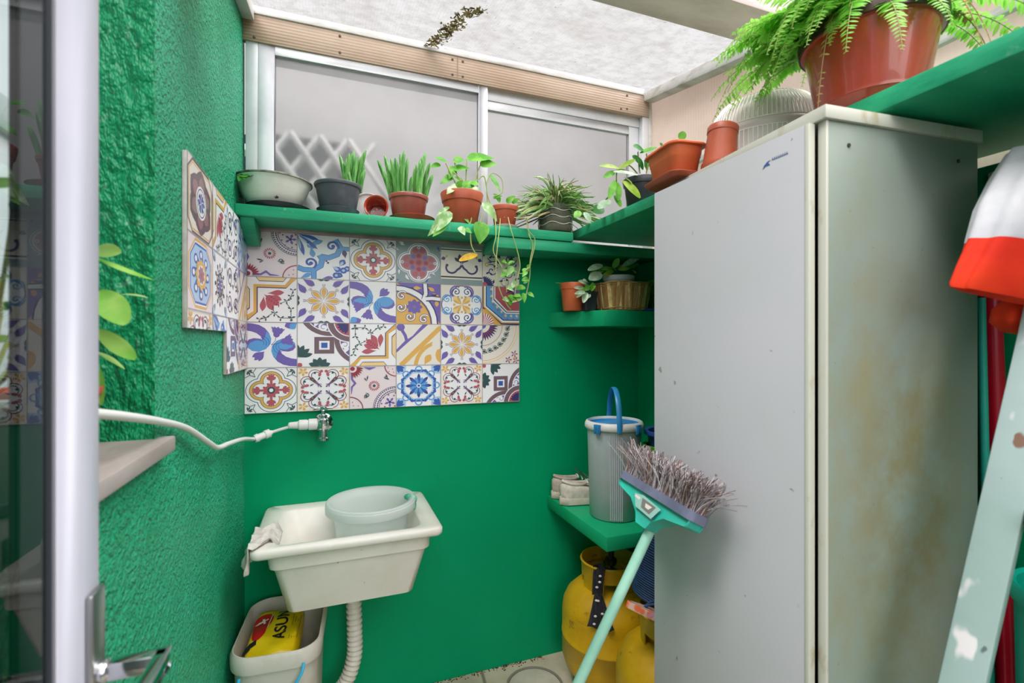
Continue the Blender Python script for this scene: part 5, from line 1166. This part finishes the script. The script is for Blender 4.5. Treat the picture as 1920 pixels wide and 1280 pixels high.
# sneakers
def sneaker(label, loc, rz, tint):
    t = thing('sneaker', label, 'shoe', loc, rz, 'pair of beige sneakers')
    FAB = tint; SOLE = M('sneaker_sole', 'd2c8bc', .6, col2='bdb1a2', nscale=20)
    L = .255
    def half(x):   # sole half-width along the shoe, heel at 0
        q = x/L; return .030+.012*math.sin(pi*min(1, q*1.1))**1.2+.008*max(0, math.sin(pi*(q-.35)/.75))-(.030*max(0, (q-.86)/.14)**1.6)-(.026*max(0, (.12-q)/.12)**2.2)
    xs = [L*i/26 for i in range(27)]
    def outline(g=0): return [(x, -half(x)-g) for x in xs]+[(x, half(x)+g) for x in reversed(xs)]
    b = MB(); o1, o2 = outline(-.004), outline(.002)
    b.rings([[(x, y, 0) for x, y in o1], [(x, y, .004) for x, y in o2], [(x, y, .020+.006*(1-x/L)) for x, y in o2], [(x, y, .024+.008*(1-x/L)) for x, y in outline(-.002)]]); b.build('sole', SOLE, t, angle=50)
    b = MB(); rs = []
    for i in range(25):
        x = .004+(L-.012)*i/24; q = x/L; top = .086-.012*q*2 if q < .3 else max(.03, .079-.075*(q-.3)**.9-.01*max(0, q-.85)); h0 = half(x)-.001; ring = []
        if q < .06: top -= .012*(1-q/.06)
        for j in range(14):
            a = pi*j/13; cx_ = math.cos(a); w = h0*(abs(cx_)**.55)*(1 if cx_ > 0 else -1); z = .020+(top-.020)*max(0, math.sin(a))**.62; ring.append((x, w, z))
        ring += [(x, -h0*.6, .018), (x, h0*.6, .018)]
        rs.append(ring)
    b.rings(rs); up = b.build('upper', FAB, t, angle=70)
    INN = M('sneaker_lining', '8d8078', .9)
    b = MB()
    col = [(.012+.052*(1-math.cos(a))*1.0, .024*math.sin(a)*1.02, .088-.012*(1-math.cos(a))*.5+.004*math.cos(2*a)) for a in (2*pi*i/28 for i in range(28))]
    b.tube(col, (.0055, .005), 10, closed=True); b.build('collar', FAB, t)
    b = MB(); b.rings([[(c[0], c[1]*.98, c[2]+.003) for c in col], [(.064+(c[0]-.064)*.7, c[1]*.7, c[2]-.006) for c in col]], cap0=False); b.build('lining', INN, t)
    b = MB(); b.leaf((.150, 0, .074), (.098, 0, .118), .05, (-.6, 0, .8), 0, 'oval', 0, .1); b.leaf((.151, 0, .071), (.100, 0, .114), .05, (-.6, 0, .8), 0, 'oval', 0, .1); b.build('tongue', FAB, t, flip=False)
    b = MB()
    for k in range(5):
        x = .112+.017*k; z = .085-.0085*k; b.tube(bez((x, -.022, z-.006), (x+.003, -.01, z+.008), (x-.003, .01, z+.008), (x+.004, .022, z-.006), 8), .0022, 6)
    b.build('laces', WHITEP, t); t.scale = (1, .86, 1)
    return t
FAB1 = M('beige_sneaker_knit', 'b9a99c', .85, col2='a3948a', nscale=60, bump=.3, bscale=300, bdist=.001)
FAB2 = M('pale_sneaker_knit', 'd0c5ba', .85, col2='b8aca0', nscale=40, bump=.3, bscale=300, bdist=.001)
sneaker('beige low sneaker nearer the wall on the lower corner shelf', (.840, 1.792, SHZ), math.radians(-3), FAB1)
sneaker('pale sneaker in front of the other one beside the grey bin', (.838, 1.712, SHZ), math.radians(-5), FAB2)
# green rack on the upper corner shelf
b = MB(); gx, gy = 1.236, 1.79
for k in range(6): b.box((gx+.004+.007*k, 1.630, 1.436), (gx+.0075+.007*k, 1.634, 1.545))
for k in range(10): b.box((gx, 1.634+.016*k, 1.436), (gx+.004, 1.640+.016*k, 1.545))
b.box((gx, 1.630, 1.530), (gx+.045, 1.80, 1.552)).box((gx, 1.630, 1.4225), (gx+.045, 1.80, 1.438))
tag(b.build('slatted_basket', GRN), 'narrow bright green slatted basket against the right wall on the upper shelf', 'basket')
b = MB().box((1.168, 1.626, 1.4217), (1.228, 1.652, 1.4325)); tag(b.build('peg', M('blue_peg_plastic', '2f55b0', .4), bevel=.003), 'small blue plastic piece at the front of the upper corner shelf', 'plastic piece')

# ------------------------------------------------------------------ gas cylinders
YCYL = None
k = N('worn_yellow_steel'); v = k.coord()
c = k.mix(k.mask(k.noise(5, 5, .65, v), .35, .7), lin('d3a512'), lin('b58a0e'))
c = k.mix(k.math('MULTIPLY', k.mask(k.noise(16, 5, .75, k.coord((1, 1, 2))), .60, .70), .75), c, lin('6f4a14'))
YCYL = k.done(k.bsdf(c, .42, 0, .5, k.bump(k.noise(60, 4, .6, v), .12, .003)))
def gas(label, loc, rz):
    t = thing('gas_cylinder', label, 'gas cylinder', loc, rz)
    R = .178
    b = MB().lathe([(0, .03), (.08, .032), (.135, .05), (.166, .085), (R, .125), (R, .198), (R+.002, .2), (R+.002, .206), (R, .208), (R, .285), (.174, .315), (.160, .345), (.132, .372), (.095, .388), (.05, .395), (0, .396)], 72); b.build('tank', YCYL, t, angle=60)
    MB().lathe([(.128, 0), (.134, 0), (.138, .055), (.132, .055)], 56, cap0=False, cap1=False).build('foot_ring', M('rusty_foot_ring', '6e5a2c', .7, col2='4a3826', nscale=14), t)
    b = MB()
    for a0, a1 in ((-28, 28), (52, 128), (152, 208), (232, 308)):
        b.lathe([(.098, .370), (.102, .370), (.104, .425), (.100, .425)], 12, a0=math.radians(a0), a1=math.radians(a1))
    b.lathe([(.100, .424), (.104, .424), (.106, .470), (.110, .476), (.107, .482), (.103, .480), (.101, .470)], 72, cap0=False, cap1=False); b.lathe([(.0995, .424), (.104, .424), (.104, .43), (.0995, .43)], 60, cap0=False, cap1=False)
    b.build('collar', YCYL, t, angle=50)
    b = MB().lathe([(.028, .392), (.028, .402), (.018, .405), (.018, .425), (.022, .428), (.022, .44), (.012, .444), (.012, .458), (0, .46)], 24).box((.012, -.007, .41), (.045, .007, .424)); b.build('valve', M('brass_valve', '8f7a48', .4, .8), t)
    return t
g1 = gas('worn yellow gas cylinder in the corner under the lower shelf', (.992, 1.60, 0), math.radians(20))
g2 = gas('second yellow gas cylinder half hidden by the cabinet, under the flip-flop', (.988, 1.218, 0), math.radians(-35))
# regulator pipe above the back cylinder
b = MB().tube(spline([(.99, 1.585, .462), (.985, 1.575, .52), (.985, 1.57, .575), (.985, 1.57, .6115)], 6), .011, 14); b.lathe([(.02, 0), (.022, .004), (.022, .02), (.012, .026)], 20, c=(.99, 1.587, .462))
tag(b.build('gas_regulator', M('grey_steel_pipe', '4c5150', .35, .7)), 'dark steel regulator pipe rising from the gas cylinder to the shelf', 'regulator')
# black spotted cloth tied to the collar
cl = thing('cloth_strip', 'black cloth strip with white spots tied to the yellow cylinder collar', 'cloth', (.992-.090, 1.60-.080, .0), math.radians(-29))
b = MB(); BK = M('black_cloth', '1d1b21', .9, col2='2d2a33', nscale=40)
def ribbon(pts, ws, m=0, ny=(-.3, -1, .2)):
    vs = []; pts = spline(pts, 5); n = len(pts); mm = 6
    for i, p in enumerate(pts):
        t = i/(n-1); w = ws[0]+(ws[1]-ws[0])*t; tg = (pts[min(i+1, n-1)]-pts[max(i-1, 0)]).normalized(); sd = tg.cross(Vector(ny)).normalized(); nn = sd.cross(tg)
        for j in range(mm+1): q = j/mm-.5; vs.append(p+sd*w*q+nn*.006*math.sin(q*9+t*3))
    b.add(vs, [(i*(mm+1)+j, i*(mm+1)+j+1, (i+1)*(mm+1)+j+1, (i+1)*(mm+1)+j) for i in range(n-1) for j in range(mm)], m, True)
ribbon([(0, .025, .470), (0, .008, .484), (-.004, -.006, .470), (-.006, -.012, .43), (-.008, -.018, .40)], (.045, .032)); ribbon([(-.008, -.018, .405), (-.012, -.040, .375), (-.016, -.066, .335), (-.018, -.072, .315)], (.024, .05)); ribbon([(-.004, -.018, .405), (.004, -.044, .375), (.016, -.066, .335), (.026, -.075, .308)], (.024, .046))
o = b.build('strip', BK, cl, flip=False); md = o.modifiers.new('thick', 'SOLIDIFY'); md.thickness = .003
sp2 = M('white_spot', 'd9d6dc', .9)
for x, y, z in ((-.010, -.021, .432), (0, -.019, .45), (-.012, -.034, .392), (-.006, -.036, .392), (-.016, -.062, .352), (.008, -.058, .36), (.018, -.074, .335), (.002, -.012, .468), (-.02, -.071, .33)): MB().ball((x, y-.004, z), .0055, sc=(1, .3, .8), n=8).build('spot', sp2, cl)
# rolled blue mat and flip-flop over the front cylinder
rm = thing('rolled_mat', 'dark blue ribbed mat rolled up beside the cabinet above the cylinders', 'mat', (.962, 1.275, .490), rot=(math.radians(4), math.radians(16), 0))
prof = [(0, 0), (.072, 0)]
for i in range(31): z = .006+.0072*i; r = .080+.018*math.sin(pi*i/31); prof += [(r-.003, z), (r+.0016, z+.0028), (r+.0016, z+.0044)]
prof += [(.07, .23), (0, .232)]
MB().lathe(prof, 56, wob=lambda a, z: 1+.04*math.sin(2*a+z*9)+.02*math.sin(5*a-z*14)).build('roll', M('dark_blue_ribbed_rubber', '25426a', .6, col2='1a3050', nscale=20), rm, angle=20)
ff = thing('flip_flop', 'pink flowered flip-flop with a dark blue strap lying on the front gas cylinder', 'flip-flop', (.838, 1.168, .522), rot=(math.radians(-14), math.radians(20), math.radians(-26)))
out = []
for i in range(40):
    a = 2*pi*i/40; x = .115*math.cos(a); w = .036+.006*math.cos(a)-.006*math.cos(2*a); out.append((x+.06, w*math.sin(a)))
b = MB(); b.rings([[(x*1, y*.97, 0) for x, y in out], [(x, y, .003) for x, y in out], [(x, y, .015) for x, y in out], [(x, y*.97, .018) for x, y in out]]); 
k = N('flowered_foam'); vo = k.n('ShaderNodeTexVoronoi'); vo.inputs['Scale'].default_value = 34; k.l(k.coord(), vo.inputs[0])
c = k.mix(k.mask(vo.outputs['Distance'], .28, .42), lin('e0663c'), lin('cfa99a')); c = k.mix(k.mask(k.noise(26, 3), .55, .62), c, lin('b98aa8')); FLW = k.done(k.bsdf(c, .7))
b.build('sole', FLW, ff, angle=50)
b = MB()
for s in (-1, 1): b.tube(bez((-.002, 0, .018), (.012, s*.014, .05), (.06, s*.03, .048), (.095, s*.034, .014), 10), [(.004, .003)]*11, 8)
b.tube([(-.002, 0, .016), (-.002, 0, .026)], .004, 8); b.build('strap', M('dark_blue_rubber', '34507c', .5), ff)

# ------------------------------------------------------------------ broom leaning on the cabinet door
TEAL = M('teal_plastic', '2fb39f', .4, col2='28a392', nscale=7)
TEALP = M('pale_mint_handle', '9fd0bd', .45, col2='8cc1ad', nscale=14, speck=('5c8f7f', 45, .72, .76))
br = thing('broom', 'teal broom with frayed grey bristles leaning upside down on the cabinet door', 'broom', (0, 0, 0))
hA = Vector((.660, .885, .905)); hB = Vector((.478, .889, .5975)); dh = (hA-hB).normalized(); foot = hA-dh*(hA.z/dh.z)
b = MB().tube([foot+dh*.002, foot+dh*.01, hA-dh*.02, hA+dh*.01], [.008, .0112, .0112, .0112], 18); b.build('handle', TEALP, br)
# head frame: e along length (from near end to far end), u up along the bristles
e = Vector((.02, 1, .075)).normalized(); u = Vector((.46, -.10, .88)); u = (u-e*u.dot(e)).normalized(); nx = e.cross(u).normalized()
if nx.x > 0: nx = -nx
hc = Vector((.668, .880, .955))
T = Matrix(((e.x, nx.x, u.x, hc.x), (e.y, nx.y, u.y, hc.y), (e.z, nx.z, u.z, hc.z), (0, 0, 0, 1)))
b = MB(); hw = .124
prof2 = [(-hw, .0, .022), (-hw+.004, -.016, .022), (-.06, -.026, .022), (-.028, -.048, .019), (-.018, -.066, .016), (.018, -.066, .016), (.028, -.048, .019), (.06, -.026, .022), (hw-.004, -.016, .022), (hw, 0, .022)]
ringA = [(x, -w, z) for x, z, w in prof2]; ringB = [(x, w, z) for x, z, w in prof2]
b.rings([[(x, y*.72, z) for x, y, z in ringA], [(x, y, z) for x, y, z in ringA][:0] or [(x*.985, y, z+.001) for x, y, z in ringA], [(x*.985, y, z+.001) for x, y, z in ringB], [(x, y*.72, z) for x, y, z in ringB]], m=0, smooth=False, T=T)
hd_ = b.build('head_block', TEAL, br, bevel=.003)
MB().lathe([(.0155, 0), (.0165, .004), (.018, .04)], 20, T=Matrix.Translation(hA-dh*.005) @ dh.to_track_quat('Z', 'Y').to_matrix().to_4x4()).build('socket', TEAL, br)
b = MB(); b.rings([[(x, y, z) for x, y, z in rrect(-hw-.004, hw+.004, -.026, .026, .014, zz)] for zz in (.0005, .006, .014, .019)], T=T); b.build('bumper', M('grey_blue_rubber', '6b6f86', .5, col2='585c72', nscale=14), br, bevel=0)
b = MB()
def lbl(P, m, off): b.add([T @ Vector((x, .0224+off, z)) for x, z in P], [tuple(range(len(P)))], m)
lbl([(-.045, -.012), (-.03, -.040), (.03, -.036), (.05, -.012), (.02, -.006)], 0, .0003); lbl([(-.03, -.014), (-.02, -.034), (.012, -.031), (.02, -.012)], 1, .0006); lbl([(.024, -.014), (.028, -.020), (.046, -.018), (.044, -.013)], 2, .0006); lbl([(-.02, -.018), (-.012, -.027), (.0, -.026), (.004, -.018)], 2, .0009)
b.build('sticker', [M('worn_sticker', '8fb8ae', .5), M('sticker_dark', '74706c', .5), M('sticker_pale', 'd6cfc8', .5)], br, flip=False)
b = MB()
for i in range(1500):
    x = rnd(-hw+.002, hw-.002); y = rnd(-.02, .02); L = rnd(.045, .085); sx = rnd(-.012, .012)+.25*x*.3; sy = rnd(-.016, .016)+y*.4; k1 = rnd(-.012, .012); k2 = rnd(-.012, .012)
    if rnd(0, 1) < .12: sx *= 3; sy *= 2.4
    if sy < -.012: sy = -.012
    P = bez((x, y, .016), (x+sx*.2, y+sy*.2, .016+L*.45), (x+sx+k1, y+sy+k2, .016+L*.75), (x+sx*1.6-k1*.5, y+sy*1.3, .016+L*rnd(.8, 1)), 5)
    b.tube([T @ p for p in P], rnd(.0005, .0009), 3, m=(0, 0, 1, 2, 3)[i % 5])
o = b.build('bristles', [M('grey_bristle', '8f868a', .7), M('pale_bristle', 'c0b7ba', .7), M('dark_bristle', '4a4246', .8), M('brown_bristle', '7a5c4c', .8)], br, flip=False)

# ------------------------------------------------------------------ right foreground: ladder, cloth, red pole
k = N('paint_splashed_ladder'); v = k.coord()
c = k.mix(k.mask(k.noise(4, 4, .6, v), .35, .7), lin('a2b4b4'), lin('8fa6a2'))
c = k.mix(k.mask(k.noise(13, 3, .5, k.coord((1, 1, .5), 'Object', (3, 1, 0))), .63, .66), c, lin('d6d2d4'))
c = k.mix(k.mask(k.noise(24, 2, .4, k.coord((1, 1, .8), 'Object', (7, 2, 5))), .70, .72), c, lin('7a5a48'))
c = k.mix(k.mask(k.noise(20, 2, .4, k.coord((1, 1, .8), 'Object', (1, 9, 4))), .72, .74), c, lin('2f8f62'))
c = k.mix(k.mask(k.noise(40, 2, .4, k.coord((1, 1, .4), 'Object', (2, 4, 8))), .74, .76), c, lin('5c6a6c'))
LAD = k.done(k.bsdf(c, .5, 0, .4, k.bump(k.noise(30, 3, .5, v), .08, .003)))
ld = thing('step_ladder', 'pale blue-green wooden step ladder splashed with paint at the right edge', 'ladder', (0, 0, 0))
def rail(pb, pt, ux, uy, w, d):
    b = MB(); vs = []
    for p in (pb, pt):
        for sx, sy in ((-w/2, -d/2), (w/2, -d/2), (w/2, d/2), (-w/2, d/2)): vs.append(p+ux*sx+uy*sy)
    return b.add(vs, [(0, 3, 2, 1), (4, 5, 6, 7), (0, 1, 5, 4), (1, 2, 6, 5), (2, 3, 7, 6), (3, 0, 4, 7)]).build('rail', LAD, ld, bevel=.003)
A_ = onD(1806, 1280, .70); B_ = onD(1968, 560, .74); dd = (B_-A_)
pb = A_-dd*(A_.z/dd.z); pt = B_+dd*.13
ux = RIGHT.copy(); uy = FWD.copy(); a_ = math.radians(-55); ux2 = (ux*math.cos(a_)+uy*math.sin(a_)); uy2 = uy*math.cos(a_)-ux*math.sin(a_)
rail(pb, pt, ux2, uy2, .048, .030)
off = Vector((.26, -.34, 0)); rail(pb+off*1.15, pt+off*.75, ux2, uy2, .048, .030)
for i in range(4):
    t = .10+.21*i; p = pb+(pt-pb)*t; q = pb+off*1.15+(pt+off*.75-pb-off*1.15)*t; d_ = (q-p).normalized(); s_ = d_.cross(UP).normalized()
    b = MB(); vs = [r+s_*sy+UP*sz for r in (p+d_*.02, q-d_*.02) for sy, sz in ((-.012, -.012), (.05, -.012), (.05, .012), (-.012, .012))]
    b.add(vs, [(0, 3, 2, 1), (4, 5, 6, 7), (0, 1, 5, 4), (1, 2, 6, 5), (2, 3, 7, 6), (3, 0, 4, 7)]); b.build('tread', LAD, ld, bevel=.003)
# orange and white cloth thrown over the ladder top
ct = thing('cloth', 'white cloth with a broad orange hem thrown over the ladder top', 'cloth', (0, 0, 0))
WCL = M('white_cloth', 'd9d8de', .85, col2='c6c6ce', nscale=12, bump=.2, bscale=60); OCL = M('orange_cloth', 'ea3c06', .8, col2='d42204', nscale=7)
def fold(path, m_split, name_w, name_o, seed, NN=56):
    """a hanging tapered cloth sleeve with soft folds; upper rings white, hem rings orange"""
    rs = []
    for p, ra, rb, ax in path:
        ring = []
        for j in range(NN):
            a = 2*pi*j/NN; f = 1+.05*math.sin(3*a+seed)+.05*math.sin(8*a+seed*2)
            ring.append(p+ax[0]*(ra*f*math.cos(a))+ax[1]*(rb*f*math.sin(a)))
        rs.append(ring)
    if m_split > 0: MB().rings(rs[:m_split+1], cap0=True, cap1=False).build(name_w, WCL, ct, angle=80)
    MB().rings(rs[m_split:], cap0=(m_split == 0), cap1=True).build(name_o, OCL, ct, angle=80)
ax_ = lambda tilt: (RIGHT*math.cos(tilt)-UP*math.sin(tilt), FWD)
def cpt(u, v, D): return onD(u, v, D)
th = math.radians(12)
fold([(cpt(1990, 270, .76), .020, .03, ax_(th)), (cpt(1975, 290, .76), .060, .04, ax_(th)), (cpt(1962, 340, .755), .072, .05, ax_(th)), (cpt(1945, 400, .75), .084, .05, ax_(th)), (cpt(1928, 462, .745), .087, .045, ax_(th)), (cpt(1926, 468, .745), .087, .043, ax_(th)), (cpt(1912, 520, .74), .095, .03, ax_(th)), (cpt(1905, 556, .735), .101, .018, ax_(th)), (cpt(1904, 563, .735), .099, .016, ax_(th)), (cpt(1906, 558, .735), .094, .012, ax_(th))], 5, 'cloth_top', 'hem', 1.0)
fold([(cpt(1920, 560, .78), .02, .02, ax_(.1)), (cpt(1915, 580, .78), .036, .03, ax_(.1)), (cpt(1908, 605, .78), .034, .03, ax_(.1)), (cpt(1910, 622, .78), .02, .02, ax_(.1)), (cpt(1912, 626, .78), .006, .006, ax_(.1))], 0, '', 'hem_end', 2.0)
# red pole and teal pole in the gap beside the cabinet
pr = thing('broom', 'shiny red broom handle standing in the gap right of the cabinet', 'broom', (0, 0, 0))
a1, a2 = onD(1859, 575, .985), onD(1886, 1280, .965); dd = a2-a1; f0 = a1+dd*((.02-a1.z)/dd.z)
b = MB().tube([a1-dd*.10, f0], .0165, 20); b.build('handle', M('shiny_red_paint', 'c4122f', .25, coat=.4), pr)
b = MB().tube([f0+dd.normalized()*-.03, f0+dd.normalized()*.012], .019, 20); b.build('end_cap', M('red_plastic', 'b01a2c', .4), pr)
pt_ = thing('pole', 'thin teal pole standing between the cabinet and the red broom handle', 'pole', (0, 0, 0))
a1, a2 = onD(1840, 590, .935), onD(1845, 800, .935); dd = a2-a1; f0 = a1+dd*((.01-a1.z)/dd.z)
MB().tube([a1-dd*.15, f0], .007, 14).build('handle', TEAL, pt_)
dp = thing('bin', 'tall teal plastic bin on the floor behind the ladder at the right edge', 'bin', (1.135, .385, 0))
b = MB().lathe([(.05, 0), (.084, 0), (.088, .004), (.102, .87), (.108, .872), (.110, .878), (.110, .896), (.106, .90), (.099, .896), (.084, .012), (.03, .01)], 56); b.build('bin_body', M('bright_teal_plastic', '12b39b', .35), dp, angle=50)
# ------------------------------------------------------------------ light, world and camera
w = bpy.data.worlds.new('overcast_sky'); bpy.context.scene.world = w; w.use_nodes = True
nt = w.node_tree; nt.nodes.clear()
o = nt.nodes.new('ShaderNodeOutputWorld'); bg = nt.nodes.new('ShaderNodeBackground'); tc = nt.nodes.new('ShaderNodeTexCoord')
sp = nt.nodes.new('ShaderNodeSeparateXYZ'); rp = nt.nodes.new('ShaderNodeValToRGB')
nt.links.new(tc.outputs['Generated'], sp.inputs[0]); nt.links.new(sp.outputs['Z'], rp.inputs[0])
e = rp.color_ramp.elements; e[0].position = 0; e[0].color = (.45, .44, .45, 1); e[1].position = .55; e[1].color = (1, .99, 1, 1)
x = e.new(.1); x.color = (.86, .85, .87, 1)
nt.links.new(rp.outputs[0], bg.inputs[0]); bg.inputs[1].default_value = .47; nt.links.new(bg.outputs[0], o.inputs[0])
def sun(name, strength, angle, rot, col):
    l = bpy.data.lights.new(name, 'SUN'); l.energy = strength; l.angle = math.radians(angle); l.color = col
    q = bpy.data.objects.new(name, l); C.objects.link(q); q.rotation_euler = rot; return q
def aim(*d): return Vector(d).normalized().to_track_quat('-Z', 'Y').to_euler()
s1 = sun('hazy_sun', 2.3, 22, aim(.44, .20, -.87), (1, .985, .96))
s2 = sun('fill_sun_right', 3.4, 44, aim(-.58, .18, -.79), (.97, .985, 1))  # added fill sun from the right, brightens the left wall
s3 = sun('fill_sun_front', 2.3, 60, aim(.09, .82, -.56), (1, .99, .99))  # added soft sun from the camera side, stands for the front light
sc = bpy.context.scene
cd = bpy.data.cameras.new('camera'); co = bpy.data.objects.new('camera', cd); C.objects.link(co)
co.location = (0, 0, H); co.rotation_euler = (pi/2, 0, -YAW)
cd.sensor_width = 36; cd.lens = 36*F/1920; cd.clip_start = .02
cd.dof.use_dof = True; cd.dof.focus_distance = 1.7; cd.dof.aperture_fstop = 4.0
sc.camera = co
vs = sc.view_settings
vs.view_transform = 'Standard'; vs.look = 'None'; vs.gamma = 1; vs.exposure = 0.66
try: vs.use_curve_mapping = False
except Exception: pass
sc.cycles.max_bounces = 10; sc.cycles.diffuse_bounces = 5; sc.cycles.transparent_max_bounces = 12; sc.cycles.transmission_bounces = 6
sc.cycles.caustics_reflective = False; sc.cycles.caustics_refractive = False; sc.cycles.sample_clamp_indirect = 6
